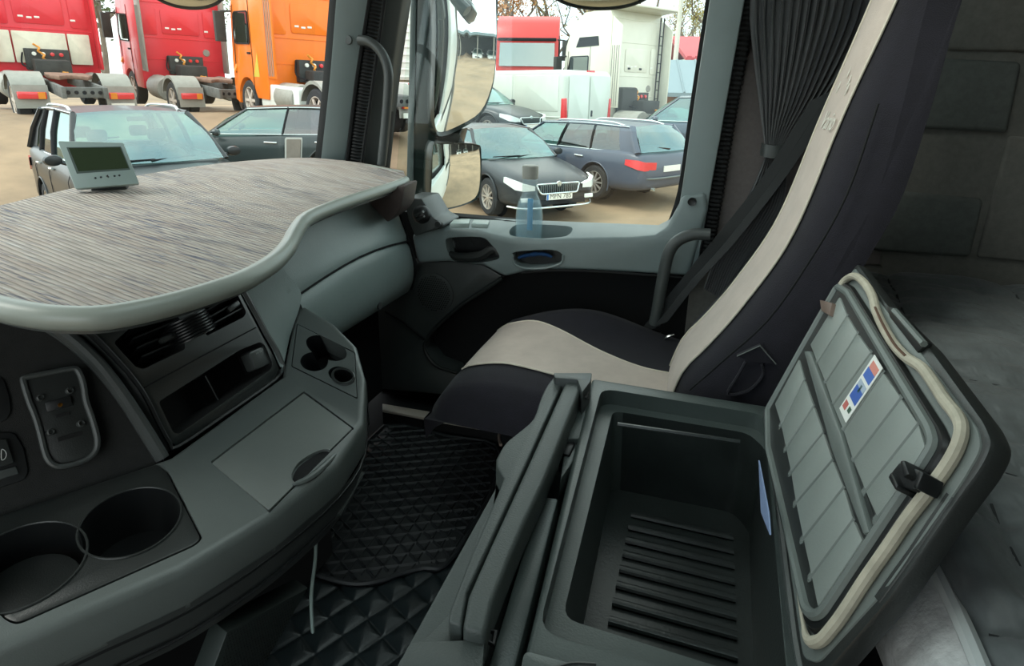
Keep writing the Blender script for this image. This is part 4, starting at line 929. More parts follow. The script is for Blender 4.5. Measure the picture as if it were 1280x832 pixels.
# ------------------------------------------------------------------ exterior mirrors of our own truck
MBLK = M('mirror_housing_gloss', '1d2624', .22)
MGRY = M('mirror_arm_grey', '5d6666', .4)
dm = thing('door_mirror', 'tall black truck mirror housing with two mirrors outside the passenger window', 'mirror', pY(528, 260, 1.98))
G().prism(pxl([(520, -90), (551, -90), (547, 100), (542, 268), (514, 268)], lambda x, y: pY(x, y, 1.985)), (-.05, .12, 0)).obj('post', MBLK, dm, bevel=.008)
G().prism(pxl([(515, -90), (522, -90), (516, 268), (507, 268)], lambda x, y: pY(x, y, 1.98)), (-.02, .1, 0)).obj('post_edge', MGRY, dm, bevel=.004)
def mirror(px, cpx, Y, r, k, nm, lb):
    c = pY(*cpx, Y); d = ray(*cpx).normalized(); n = (Vector(r).normalized()-d).normalized()
    ol_ = crv([pP(x, y, c, n) for x, y in px], 3, True); c = sum(ol_, Vector())/len(ol_)
    rows = [[c+(p-c)*s-n*(k*((p-c)*s).length_squared) for p in ol_] for s in (.001, .15, .3, .45, .6, .75, .9, 1)]
    G().loft(rows, closed=True).obj(nm, MIRR, dm, ang=80, lab=lb)
    o2 = [c+(p-c)*1.05 for p in ol_]
    G().loft([[c+(p-c)*1.0-n*(k*(p-c).length_squared+.001) for p in ol_], [c+(p-c)*1.05-n*.01 for p in ol_], [c+(p-c)*1.06-n*.05 for p in ol_], [c+(p-c)*.8-n*.11 for p in ol_], [c+(p-c)*.05-n*.12 for p in ol_]], closed=True).obj('mirror_shell', MBLK, dm)
    return c
mirror([(549, -90), (584, -94), (621, -90), (622, 20), (620, 80), (615, 112), (603, 140), (580, 156), (556, 166), (548, 158), (546, 130), (549, 40)], (584, 40), 2.03, (1, .02, -.02), .28, 'main_mirror_glass', 'large convex mirror glass')
mirror([(545, 183), (553, 181), (580, 181), (598, 183), (602, 190), (602, 225), (599, 245), (586, 254), (560, 261), (545, 261), (541, 250), (542, 215)], (572, 220), 2.03, (1, .1, -.30), .75, 'wide_mirror_glass', 'small wide-angle mirror glass')
G().tube(crv(pxl([(560, -40), (566, -10), (575, 5), (584, 14)], lambda x, y: pY(x, y, 1.93)), 4), [.02]*13, 10).obj('mirror_arm', MGRY, dm)
G().prism(pxl([(545, 166), (578, 160), (572, 182), (546, 184)], lambda x, y: pY(x, y, 2.06)), (0, .06, 0)).obj('mirror_bridge', MBLK, dm, bevel=.006)
sc = thing('suction_cup', 'round black suction cup on the side window', 'suction cup', pY(493, 90, 1.80)); G().lathe([(.024, 0), (.022, .006), (.010, .012), (0, .014)], 20, pY(493, 90, 1.828), Matrix.Rotation(PI/2, 3, 'X')).obj('cup', MBLK, sc)
def ramp_mirror(px, c0, rx, ry, nm, lb):
    d = (-ray(*px).normalized()+Vector((0, 0, -.45))).normalized(); u = Vector((0, 0, 1)).cross(d).normalized(); v = d.cross(u)
    t_ = thing(nm, lb, 'mirror', c0)
    E_ = ngon(c0, rx, ry, 36, u, v)
    G().loft([[c0+(p-c0)*s+d*(.02*(1-s*s)) for p in E_] for s in (.001, .3, .6, .85, 1)], closed=True).obj('mirror_glass', M('ramp_mirror_glass', 'c4c7bc', .12, metal=1), t_, ang=80)
    G().tube(E_, .006, 8, closed=True).obj('mirror_rim', BLACK, t_)
    G().loft([[c0+(p-c0)*s-d*h for p in E_] for s, h in ((1.03, 0), (1.02, .03), (.7, .07), (.05, .08))], closed=True).obj('mirror_back', MBLK, t_)
    G().tube([c0-d*.05, c0-d*.05+Vector((.05, -.0, .35))], .015, 8).obj('mirror_arm', BLACK, t_)
ramp_mirror((233, -12), pX(233, -14, -1.75), .115, .065, 'front_mirror', 'grey rounded mirror hanging above the windscreen')
ramp_mirror((752, -12), pY(752, -14, 2.02), .16, .062, 'kerb_mirror', 'wide rounded mirror hanging above the passenger window')

# ------------------------------------------------------------------ vehicles
CGL = glass_mat('car_glass', (.40, .66, .60), .24, .02, (.68, .86, .86))
DGL = glass_mat('dark_car_glass', (.2, .25, .25), .14, .02)
TYRE = M('tyre_rubber', '26282a', .85); RIM = M('alloy_rim', 'c9c4bd', .35, metal=.6); STEEL = M('steel_rim', 'b9aea2', .6, vary=.2, vscale=8)
REDL = M('red_lamp', 'd8393c', .2, spec=.8); AMB = M('amber_lamp', 'e08a2a', .3); WHL = M('clear_lamp', 'e4ebe6', .15, spec=.8)
INT = M('car_interior', '3c4242', .8); PLATE = M('plate_white', 'e8e8de', .5); PBLUE = M('plate_blue', '3f78c0', .5); UND = M('underbody', '14161a', .9); CHR = M('chrome_trim', 'd6dedb', .2, metal=.7)
def paint(n, c): return M(n, c, .32, coat=.1, spec=.4, vary=.04, vscale=2)
def wheel(parent, x, y, r, w_, nsp, side, rim=RIM):
    g = G(); m_ = Matrix.Rotation(-PI/2*side, 3, 'X')
    g.lathe([(r*.66, -w_/2), (r*.9, -w_/2), (r, -w_*.36), (r, w_*.36), (r*.9, w_/2), (r*.68, w_/2), (r*.66, w_*.3), (r*.66, -w_/2)], 30, (x, y, r), m_, cap=False); t_ = g.obj('wheel', TYRE, parent, local=True)
    g = G(); g.lathe([(r*.67, w_*.46), (r*.63, w_*.47), (r*.60, w_*.3), (r*.58, w_*.05), (r*.1, w_*.02)], 28, (x, y, r), m_, cap=False)
    for k_ in range(nsp):
        a = 2*PI*k_/nsp; rr = Matrix.Rotation(a, 3, 'Z'); k0 = len(g.v)
        g.box((r*.34, 0, w_*.36), (r*.56, r*(.13 if nsp < 8 else .085), w_*.14)); g.xf(lambda p: Vector((x, y, r))+m_ @ (rr @ p), k0)
    k0 = len(g.v); g.lathe([(r*.16, w_*.2), (r*.16, w_*.44), (r*.1, w_*.47), (0, w_*.47)], 14); g.xf(lambda p: Vector((x, y, r))+m_ @ p, k0)
    g.obj('rim', rim, t_, local=True)
    G().lathe([(r*.575, w_*.06), (0, w_*.06)], 24, (x, y, r), m_).obj('brake_disc', UND, t_, local=True)
def car(name, label, cat, pos, hd, col, L=4.7, W=1.82, H=1.46, wagon=True, nsp=10, group=None, rails=True, glass=CGL, grille='bar', plate=None, anchor=None, R=.33, full=True, chrome=True, z=None):
    c_, s_ = hd; rz = math.atan2(s_, c_)
    if anchor: ax, ay = anchor; pos = (pos[0]-(c_*ax-s_*ay), pos[1]-(s_*ax+c_*ay))
    if z is None: z = gz(*pos)
    root = thing(name, label, cat, (pos[0], pos[1], z), rz, group)
    pm = paint('paint_'+col, col); k = H/1.46; h2 = L/2; hw0 = W/2
    wb = L*.575; fa = h2-L*.19; ra = fa-wb
    stn = [(-h2, .48, .66, .80), (-h2+.03, .36, .80, .90), (-h2+.12, .28, .93, .95), (-h2+.4, .24, .99, .985), (ra, .22, .98, 1), (-.3, .2, .955, 1), (.5, .2, .94, 1), (fa-.45, .2, .93, .99), (fa-.2, .2, .90, .985), (fa+.15, .22, .84, .975), (h2-.35, .24, .76, .93), (h2-.12, .26, .68, .85), (h2-.02, .34, .60, .76), (h2, .42, .52, .7)]
    if not wagon: stn[2] = (-h2+.12, .28, .90, .95); stn[3] = (-h2+.5, .24, .97, .985)
    rows = []
    for x, zb, zt, q in stn:
        zt *= k; hw = hw0*q; half = [(.0, zb), (.55*hw, zb), (.85*hw, zb+.01), (.965*hw, zb+.07), (hw, zb+.22*(zt-zb)+.03), (hw*.992, zb+.5*(zt-zb)), (hw, zb+.66*(zt-zb)), (.975*hw, zt-.07), (.91*hw, zt-.012), (.6*hw, zt+.012), (0, zt+.022)]
        rows.append([Vector((x, y, zz)) for y, zz in half]+[Vector((x, -y, zz)) for y, zz in half[-2:0:-1]])
    xr_ = [crv([r_[i] for r_ in rows], 3) for i in range(len(rows[0]))]; rows = [list(t_) for t_ in zip(*xr_)]
    body = G().loft(rows, closed=True, cap=True).obj('body', pm, root, local=True, ang=50)
    cuts = []
    for ax_ in (fa, ra):
        for sd_ in (-1, 1): cuts.append(G().lathe([(R+.055, -.2), (R+.055, .2)], 28, (ax_, sd_*(hw0-.02), R+.01), Matrix.Rotation(PI/2, 3, 'X')).obj('c', UND))
    for c__ in cuts: c__.matrix_world = Matrix.Translation((pos[0], pos[1], z)) @ Matrix.Rotation(rz, 4, 'Z')
    carve(body, cuts, 50)
    for ax_ in (fa, ra):
        for sd_ in (-1, 1):
            wheel(root, ax_, sd_*(hw0-.125), R, .22, nsp, sd_)
            g = G(); g.lathe([(R+.05, 0), (0, 0)], 20, (ax_, sd_*(hw0-.26), R+.01), Matrix.Rotation(PI/2, 3, 'X')); g.obj('wheel_well', UND, root, local=True)
            if chrome is not None: G().tube([(ax_+(R+.06)*math.cos(a), sd_*(hw0-.004), R+.01+(R+.06)*math.sin(a)) for a in [-.35+k_*(PI+.7)/20 for k_ in range(21)]], .014, 6).obj('arch_edge', pm, root, local=True)
    # cabin
    zb = .945*k; zr = H-.055; wbt = hw0*.90; wrf = hw0*.70
    xA0, xA1 = fa-.42, fa-1.15
    xD1 = -h2+(.50 if wagon else 1.25); xD0 = -h2+(.14 if wagon else .62)
    xB, xC = (xA1+xA0)/2-.95, (xA1+xA0)/2-1.85
    N = 12
    def arc_(x, w_, zz, bow, n=N): return [Vector((x+bow*(1-(2*i/n-1)**2), w_*(2*i/n-1), zz+.035*(1-(2*i/n-1)**2)*(1 if zz > 1.2*k else 0))) for i in range(n+1)]
    a0 = arc_(xA0, wbt, zb, .16); a1 = arc_(xA1, wrf, zr, .06); d1 = arc_(xD1, wrf, zr, -.05); d0 = arc_(xD0, wbt*.96, zb+.03, -.06)
    g = G(); rr_ = []
    for i in range(9):
        s = i/8; row = [p.lerp(q, s)+Vector((0, 0, .035*math.sin(PI*s))) for p, q in zip(a1, d1)]; rr_.append(row)
    g.loft(rr_); g.loft([[p-Vector((0, 0, .03)) for p in r_] for r_ in rr_], flip=True); roof = g.obj('roof', pm, root, local=True, ang=60)
    G().loft([a0, [p.lerp(q, .5)+Vector((.02, 0, .03)) for p, q in zip(a0, a1)], a1]).obj('windscreen', glass, root, local=True, ang=80)
    G().loft([d0, [p.lerp(q, .5)+Vector((-.03, 0, .02)) for p, q in zip(d0, d1)], d1]).obj('rear_window', glass, root, local=True, ang=80)
    for sd_ in (-1, 1):
        top = crv([Vector((xA1+.02, sd_*wrf, zr)), Vector(((xA1+xD1)/2, sd_*(wrf+.035), zr+.03)), Vector((xD1, sd_*wrf, zr))], 8)
        def tp(x): # point on roof rail by x
            b_ = min(top, key=lambda p: abs(p.x-x)); return b_
        bs_ = lambda x: Vector((x, sd_*wbt, zb+.012))
        A0, A1 = bs_(xA0-.02), top[0]; D0_, D1_ = bs_(xD0+.05), top[-1]
        xq = xD1+.35
        pil = {'B': (bs_(xB), tp(xB-.12)), 'C': (bs_(xC), tp(xC-.05))}
        gl = [(A0, A1, pil['B'][1], pil['B'][0]), (pil['B'][0], pil['B'][1], pil['C'][1], pil['C'][0])]
        if wagon: gl.append((pil['C'][0], pil['C'][1], tp(xq-.15), bs_(xD0+.42)))
        for q in gl:
            mid = [q[0].lerp(q[1], .5)+Vector((0, sd_*.03, 0)), q[3].lerp(q[2], .5)+Vector((0, sd_*.03, 0))]
            tt = [q[1].lerp(q[2], s) for s in (0, .25, .5, .75, 1)]
            tt = [Vector((p.x, p.y, tp(p.x).z)) if 0 < i < 4 else p for i, p in enumerate(tt)]
            bb = [q[0].lerp(q[3], s) for s in (0, .25, .5, .75, 1)]
            G().loft([bb, [a.lerp(b, .5)+Vector((0, sd_*.02, 0)) for a, b in zip(bb, tt)], tt]).obj('side_window', glass if q is gl[0] else (DGL if glass is CGL else glass), root, local=True, ang=80)
        def pl(a, b, r, m_): G().tube([a, a.lerp(b, .5)+Vector((0, sd_*.025, 0)), b], r, 8, flat=.6).obj('pillar', m_, root, local=True)
        pl(A0+Vector((.03, 0, -.02)), A1, .035, pm); pl(*pil['B'], .035, UND); pl(*pil['C'], .03, UND if wagon else pm); pl(D0_, D1_, .07 if wagon else .06, pm)
        if wagon:
            G().loft([[bs_(xD0+.46), bs_(xD0+.02)], [bs_(xD0+.46).lerp(tp(xq-.1), .5)+Vector((0, sd_*.03, 0)), bs_(xD0+.02).lerp(D1_, .5)+Vector((0, sd_*.02, 0))], [tp(xq-.1), D1_]]).obj('rear_quarter', pm, root, local=True, ang=80)
        G().tube(top, .028, 8).obj('roof_edge', pm, root, local=True)
        if chrome: G().tube(crv([A0+Vector((-.05, sd_*.01, .01)), bs_(xB)+Vector((0, sd_*.01, 0)), bs_(xD0+.42 if wagon else xC-.2)+Vector((0, sd_*.01, 0))], 4), .010, 6).obj('window_trim', CHR, root, local=True)
        if chrome: G().tube([p+Vector((0, sd_*.018, .005)) for p in top], .010, 6).obj('window_trim', CHR, root, local=True)
        if rails: G().tube(crv([top[1]+Vector((-.15, -sd_*.03, .015)), top[4]+Vector((0, -sd_*.04, .055)), top[12]+Vector((0, -sd_*.04, .055)), top[-2]+Vector((.05, -sd_*.03, .015))], 5), .018, 8).obj('roof_rail', CHR, root, local=True)
        # mirror, door handles, seams
        mp_ = Vector((xA0-.22, sd_*(hw0+.09), zb+.06)); g = G(); g.lathe([(0, -.06), (.055, -.05), (.08, 0), (.07, .05), (0, .07)], 14, mp_, Matrix.Rotation(PI/2, 3, 'Y') @ Matrix.Diagonal((.85, 1.25, 1))); g.tube([mp_, Vector((xA0-.2, sd_*(hw0-.06), zb))], .022, 6); g.obj('wing_mirror', pm, root, local=True)
        for hx in (xB+.12, xC+.12): G().tube([(hx-.02, sd_*(hw0+.004), zb-.13), (hx+.1, sd_*(hw0+.014), zb-.125), (hx+.2, sd_*(hw0+.004), zb-.12)], .016, 6).obj('door_handle', CHR if chrome else pm, root, local=True)
        for hx in (xA0-.15, xB-.02, xC-.12): G().tube([(hx, sd_*(hw0*.93), zb-.02), (hx+.01, sd_*(hw0+.0005), zb-.2), (hx, sd_*(hw0+.0005), .5), (hx, sd_*(hw0*.985), .3)], .004, 4).obj('door_seam', UND, root, local=True)
        # lamps
        xr0 = h2-.05
        def lamp(nm, m_, pts):
            c0 = Vector((0, 0, 0)); rows_ = []
            I = [Vector((x*.97 if abs(x) > h2-.2 else x, sd_*y*.95, z0)) for x, y, z0, z1 in pts]; O0 = [Vector((x, sd_*y, z0)) for x, y, z0, z1 in pts]; O1 = [Vector((x, sd_*y*.992, z1)) for x, y, z0, z1 in pts]; I1 = [Vector((p.x, p.y, q_.z)) for p, q_ in zip(I, O1)]
            G().loft([I, O0, O1, I1], closed=False).obj(nm, m_, root, local=True, ang=60)
        lamp('headlamp', WHL, [(h2+.022, .265*W, .545*k, .615*k), (h2+.004, .375*W, .54*k, .665*k), (h2-.10, .437*W, .56*k, .71*k), (h2-.36, .478*W, .66*k, .745*k)])
        G().prism([Vector((h2-.02, sd_*.30*W, .36)), Vector((h2-.02, sd_*.40*W, .36)), Vector((h2-.03, sd_*.40*W, .43)), Vector((h2-.02, sd_*.30*W, .43))], (.03, 0, 0)).obj('fog_lamp', WHL, root, local=True, bevel=.008)
        lamp('tail_lamp', REDL, [(-h2-.005, .27*W, .66*k, .79*k), (-h2+.01, .445*W, .65*k, .81*k), (-h2+.11, .488*W, .67*k, .84*k), (-h2+.40, .503*W, .74*k, .84*k)])
        g = G(); g.lathe([(.03, 0), (.03, .06), (.024, .06), (.024, .01)], 12, (-h2+.02, sd_*.3*W, .30), Matrix.Rotation(-PI/2, 3, 'Y')); g.obj('exhaust_tip', CHR, root, local=True)
    # front
    if grille:
        gq = [Vector(v) for v in ((h2-.05, -.24*W, .635*k), (h2-.05, .24*W, .635*k), (h2+.0, .20*W, .48*k), (h2+.0, -.20*W, .48*k))]
        go = G().prism([p+Vector((.0, 0, 0)) for p in gq], (.03, 0, 0)).obj('grille', UND, root, local=True, bevel=.008)
        G().tube(crv([p+Vector((.032, 0, 0)) for p in rounded(gq, .04)], 1, True), .016, 6, closed=True).obj('grille_frame', CHR, go, local=True)
        for i in range(-9, 10): G().box((h2+.018, i*.022*W, .56*k), (.03, .008, .13*k)).obj('grille_bar', MGRY, go, local=True)
        G().lathe([(.05, 0), (.045, .012), (0, .016)], 16, (h2+.01, 0, .635*k), Matrix.Rotation(PI/2, 3, 'Y')).obj('badge', CHR, root, local=True)
    G().box((h2-.02, 0, .33), (.05, .62*W, .09)).obj('lower_grille', UND, root, local=True, bevel=.01)
    G().tube(crv([(h2-.25, -.47*W, .27), (h2-.02, -.35*W, .25), (h2+.03, 0, .25), (h2-.02, .35*W, .25), (h2-.25, .47*W, .27)], 4), .018, 6).obj('bumper_lip', CHR if plate else pm, root, local=True)
    po = G().box((h2+.035, 0, .43*k), (.012, .52, .11)).obj('number_plate', PLATE, root, local=True)
    G().box((h2+.042, -.24, .43*k), (.002, .035, .105)).obj('plate_band', PBLUE, po, local=True)
    if plate:
        t_ = text('plate_text', plate, .115, frame((h2+.0425, .02, .43*k), (0, 1, 0), (0, 0, 1)), UND, None, .0005); t_.parent = po
    po = G().box((-h2-.01, 0, .66*k), (.02, .52, .11)).obj('number_plate', PLATE, root, local=True)
    G().tube(crv([(-h2+.12, -.47*W, .52), (-h2-.02, -.3*W, .50), (-h2-.03, .3*W, .50), (-h2+.12, .47*W, .52)], 4), .02, 6).obj('bumper_strip', MGRY, root, local=True)
    G().tube([(-h2+.09, -.02, zb+.07), (-h2+.15, .32, zb+.1)], .014, 6).obj('rear_wiper', UND, root, local=True)
    G().tube([(xA0+.14, -.1, zb+.03), (xA0+.02, .45, zb+.05)], .01, 6).obj('wiper', UND, root, local=True); G().tube([(xA0+.10, -.6, zb+.03), (xA0+.12, -.05, zb+.04)], .01, 6).obj('wiper', UND, root, local=True)
    # interior
    if full:
        for sx in (xA0-1.1, xA0-2.0):
            for sy in (-.36, .36):
                g = G(); g.box((sx, sy, .78*k), (.16, .46, .6), Matrix.Rotation(-.2, 3, 'Y')); g.box((sx-.08, sy, 1.16*k), (.09, .24, .16)); g.obj('car_seat', INT, root, local=True, bevel=.04)
        g = G(); g.box((xA0-.1, 0, zb-.08), (.5, 1.4, .16)); g.obj('car_dash', INT, root, local=True, bevel=.04)
        G().tube(ngon((xA0-.5, .36, zb-.0), .18, .18, 20, Vector((0, 1, 0)), Vector((-.4, 0, .9))), .016, 6, closed=True).obj('steering_wheel', UND, root, local=True)
        G().box((xA1+.12, 0, zr-.07), (.03, .22, .06)).obj('rear_view_mirror', UND, root, local=True, bevel=.01)
    return root
def at(px, depth):
    """ground position on the sight line of a pixel column at a depth along the view axis"""
    lat = (px-CX)/FPX*depth*math.cos(PITCH); f2_ = Vector((-math.sin(YAW), math.cos(YAW))); r2_ = Vector((math.cos(YAW), math.sin(YAW)))
    return f2_*depth+r2_*lat
def hdir(r, a): v = Vector((math.cos(YAW), math.sin(YAW)))*r+Vector((-math.sin(YAW), math.cos(YAW)))*a; v.normalize(); return (v.x, v.y)
def hv(px, deg):
    a = math.atan((px-CX)/FPX*math.cos(PITCH))-math.radians(deg)
    return hdir(math.sin(a), math.cos(a))
car('station_wagon', 'black station wagon with chrome grille and white number plate facing us', 'car', (-3.62, 9.7), hdir(.50, -.87), '303437', L=4.84, W=1.82, H=1.46, nsp=10, anchor=(4.84/2-4.84*.19, -.80), plate='MFN 785', rails=False, wagon=False)
car('station_wagon', 'dark blue grey estate car with red tail lamps seen from behind', 'car', (-2.12, 11.7), hdir(-.66, .75), '4a5260', L=4.93, W=1.86, H=1.46, nsp=10, anchor=(4.93*.31-4.93*.575, .80), rails=True, grille=None)
bm_ = at(170, 7.7)
car('crossover', 'black crossover with silver roof rails parked in front of the windscreen', 'car', (bm_.x, bm_.y), hv(160, 194), '161c1e', L=4.5, W=1.88, H=1.76, nsp=5, R=.36, anchor=(.75, 0), rails=True)
p = at(327, 12.0); car('hatchback', 'dark grey hatchback with chrome window line beside the windscreen pillar', 'car', (p.x, p.y), hdir(-.98, -.2), '343d3d', L=4.4, H=1.46, grille=None, rails=False, full=False)
p = at(866, 15.3); car('suv', 'dark blue suv parked behind the estate car by the wooden fence', 'car', (p.x, p.y), hdir(-.85, .3), '44505c', L=4.7, W=1.88, H=1.74, grille=None, rails=False, R=.36, full=False)
p = at(588, 16.6); car('small_car', 'dark small car half hidden behind the black station wagon', 'car', (p.x, p.y), hdir(.75, -.6), '33383b', L=3.9, W=1.7, H=1.42, grille='bar', rails=False, full=False)

# ------------------------------------------------------------------ tractor units
FRM = M('chassis_grey', '5d5f5c', .7, vary=.25, vscale=5); GUARD = M('mudguard_grey', '8d8d84', .6, vary=.12, vscale=3); FIN = M('fin_grey', '8f8d84', .5, vary=.1); RUST = M('rusty_steel', '7b5f50', .8, vary=.3, vscale=6); TGL = glass_mat('truck_glass', (.55, .66, .58), .25, .02); CABIN = M('cab_interior', '55605a', .8); ORG = M('orange_hose', 'e59a3c', .5); DUL = M('dusty_black', '3a3b39', .8, vary=.25, vscale=4)
def tractor(name, label, px, depth, hd, col, style='rear', zofs=0, H=3.55, cab0=.95, lean=0):
    p_ = at(px, depth); rz = math.atan2(hd[1], hd[0]); pos = (p_.x, p_.y, gz(p_.x, p_.y)+zofs)
    root = thing(name, label, 'truck', pos, rz); root.rotation_euler = (0, -lean, rz)
    pm = paint('paint_'+col, col); W = 2.46
    pr = [(0, cab0), (0, H-.22), (.12, H), (1.2, H-.02), (1.75, H-.35), (2.02, H-1.0), (2.2, 1.5), (2.2, .5), (1.95, .42), (1.93, .75)]
    ar = [(1.36+.60*math.cos(a), .52+.60*math.sin(a)) for a in [.35+k_*(PI-.7)/8 for k_ in range(9)]]
    outl_ = pr+ar+[(.72, .62), (.05, .62)]
    cab = G().prism([Vector((x, -W/2, z)) for x, z in outl_], (0, W, 0)).obj('cab', pm, root, local=True, bevel=.06, seg=2, bang=50)
    # back wall pressings
    for (y0, y1, z0, z1) in ((-.55, .55, 2.25, 2.95), (.68, 1.1, 2.2, 3.0), (-1.1, -.68, 2.2, 3.0)):
        G().prism(rounded([Vector((-.004, y, z)) for y, z in ((y0, z0), (y1, z0), (y1, z1), (y0, z1))], .08), (-.018, 0, 0)).obj('back_pressing', pm, root, local=True, bevel=.008)
    for z in (H-.25, 3.12, 2.12, 1.5): G().tube([(-.003, -W/2+.08, z), (-.003, W/2-.08, z)], .012, 5).obj('back_seam', pm, root, local=True)
    for y, z in ((-.75, 2.4), (.05, 2.42), (.22, 2.4), (.4, 2.42)) if style != 'front' else (): G().box((-.02, y, z), (.02, .12, .05)).obj('vent_patch', PLATE, root, local=True, bevel=.01)
    G().lathe([(.11, 0), (.1, .02), (0, .025)], 16, (-.0, -.7, 1.75), Matrix.Rotation(-PI/2, 3, 'Y')).obj('filler_cap', FIN, root, local=True)
    for sd_ in (-1, 1):
        y = sd_*(W/2+.004)
        wq = [(.95, 1.95), (1.85, 1.95), (1.93, 2.15), (1.78, 2.72), (.95, 2.72)]
        G().prism([Vector((x, y-sd_*.002, z)) for x, z in wq], (0, sd_*.006, 0)).obj('window_interior', CABIN, root, local=True)
        G().prism([Vector((x, y+sd_*.006, z)) for x, z in wq], (0, sd_*.008, 0)).obj('side_window', TGL, root, local=True)
        G().tube(crv([Vector((x, y+sd_*.012, z)) for x, z in rounded([Vector((a, b, 0)) for a, b in wq], .05) and [(v.x, v.y) for v in rounded([Vector((a, b, 0)) for a, b in wq], .05)]], 1, True), .02, 5, closed=True).obj('window_seal', UND, root, local=True)
        G().box((1.55, sd_*(W/2-.3), 1.98), (.05, .4, .1)).obj('dash_top', UND, root, local=True)
        for a, b in (((.88, .7), (.88, 3.0)), ((2.0, 1.2), (1.9, 2.9))): G().tube([(a[0], y, a[1]), (b[0], y, b[1])], .010, 4).obj('door_seam', UND, root, local=True)
        G().box((1.05, y+sd_*.01, 1.72), (.2, .03, .05)).obj('door_handle', UND, root, local=True, bevel=.01)
        G().prism([Vector((x, y, z)) for x, z in ((.5, 1.15), (.86, 1.15), (.55, 1.75))], (0, sd_*.004, 0)).obj('stripe_decal', M('decal_'+col, 'c8b23c' if col == 'f07a1e' else col, .4), root, local=True)
        mq = [(2.25, 1.75), (2.4, 1.75), (2.4, 2.75), (2.25, 2.75)]
        g = G(); g.box((2.12, sd_*(W/2+.28), 2.35), (.15, .26, .75)); g.tube([(2.0, sd_*(W/2-.05), 2.75), (2.1, sd_*(W/2+.25), 2.72)], .03, 6); g.obj('truck_mirror', DUL, root, local=True, bevel=.04)
        # grey side fin
        G().prism([Vector((x, sd_*W/2, z)) for x, z in ((-.02, 1.15), (-.02, H-.2), (-.42, H-.5), (-.42, 1.15))], (0, -sd_*.05, 0)).obj('side_fin', pm if style != 'rear' else FIN, root, local=True, bevel=.01)
        for k_ in range(4): G().box((-.08-.09*k_, sd_*(W/2+.005), 2.1), (.02, .02, 1.8)).obj('fin_groove', GUARD, root, local=True)
        # chassis
        G().box((-1.2, sd_*.42, .86), (5.4, .09, .26)).obj('frame_rail', FRM, root, local=True, bevel=.01)
        for tx in (-2.35,):
            for ty in (.78, 1.07): wheel(root, tx, sd_*ty, .52, .28, 6, sd_, STEEL) if sd_*ty and True else None
        wheel(root, 1.36, sd_*(W/2-.17), .52, .3, 6, sd_, STEEL)
        g = G(); ag = [(-2.35+.66*math.cos(a), .55+.66*math.sin(a)) for a in [.25+k_*(PI-.35)/10 for k_ in range(11)]]
        g.loft([[Vector((x, sd_*.58, z)) for x, z in ag], [Vector((x, sd_*1.25, z)) for x, z in ag], [Vector((x*1.0, sd_*1.25, z-.08)) for x, z in ag]]); g.loft([[Vector((-3.03, sd_*.58, .95)), Vector((-3.03, sd_*1.25, .95))], [Vector((-3.1, sd_*.58, .42)), Vector((-3.1, sd_*1.25, .42))]])
        g.obj('mudguard', GUARD, root, local=True)
        lo = G().box((-3.13, sd_*.92, .72), (.08, .56, .16)).obj('tail_lamp', REDL, root, local=True, bevel=.02)
        G().box((-3.175, sd_*(.92-.18), .72), (.01, .14, .15)).obj('amber_lens', AMB, lo, local=True)
        G().lathe([(.33, -.5), (.35, -.45), (.35, .45), (.33, .5)], 20, (-.75, sd_*.92, .72), Matrix.Rotation(PI/2, 3, 'Y')).obj('fuel_tank', FIN, root, local=True)
        G().tube([(1.98, sd_*(W/2-.05), 1.45), (2.02, sd_*(W/2+.02), 1.25)], .05, 6).obj('side_marker', AMB, root, local=True)
    G().box((-3.14, -.92, .48), (.03, .52, .12)).obj('number_plate', PLATE, root, local=True)
    g = G(); g.box((-3.75, 0, .86), (.08, .92, .24)); cm = g.obj('cross_member', FRM, root, local=True, bevel=.01)
    for k_ in range(5): G().lathe([(.045, 0), (.045, .01), (0, .011)], 12, (-3.79, -.32+.16*k_, .86), Matrix.Rotation(-PI/2, 3, 'Y')).obj('hole', UND, cm, local=True)
    G().prism([Vector((x, y, 1.06)) for x, y in ((-1.9, -.42), (-1.9, .42), (-2.5, .48), (-2.95, .3), (-2.6, .05), (-2.6, -.05), (-2.95, -.3), (-2.5, -.48))], (0, 0, .1)).obj('fifth_wheel', RUST, root, local=True, bevel=.02)
    G().box((-.55, 0, 1.18), (.5, .8, .4)).obj('valve_bracket', DUL, root, local=True, bevel=.04)
    G().tube(crv([(-.3+.02*math.sin(k_*1.6), .25+.04*math.cos(k_*1.6)-.02*k_, 1.75-.045*k_) for k_ in range(15)]+[(-.9, -.2, 1.08), (-1.1, -.22, 1.1)], 4), .026, 6).obj('air_hose', ORG, root, local=True)
    for y in (-.35, .1, .5): G().tube(crv([(-.05, y, 1.6), (-.25, y+.1, 1.25), (-.6, y, 1.15)], 5), .022, 6).obj('cable', UND, root, local=True)
    g = G(); g.box((-.12, 0, 1.35), (.2, 1.0, .55)); g.obj('connector_board', DUL, root, local=True, bevel=.02)
    for y in (-.3, -.1, .1, .3): G().lathe([(.05, 0), (.05, .05), (0, .06)], 10, (-.22, y, 1.5), Matrix.Rotation(-PI/2, 3, 'Y')).obj('coupling', PLATE if y > 0 else REDL, root, local=True)
    if style == 'plain':
        for sd_ in (-1, 1): G().prism(rounded([Vector((x, sd_*1.2, z)) for x, z in ((-1.55, .42), (.6, .42), (.6, 1.0), (-1.55, 1.0))], .08), (0, -sd_*.3, 0)).obj('white_fairing', M('fairing_white', 'd6d8d0', .4, vary=.05), root, local=True, bevel=.03)
    if style == 'panel':
        for (y0, y1) in ((1.12, .72), (.68, -.5), (-.54, -1.05)): G().prism(rounded([Vector((-.05, y, z)) for y, z in ((y0, 1.25), (y1, 1.25), (y1, 2.05), (y0, 2.05))], .03), (-.06, 0, 0)).obj('white_back_panel', M('aged_white', 'dcd9c4', .5, vary=.12, vscale=2), root, local=True, bevel=.01)
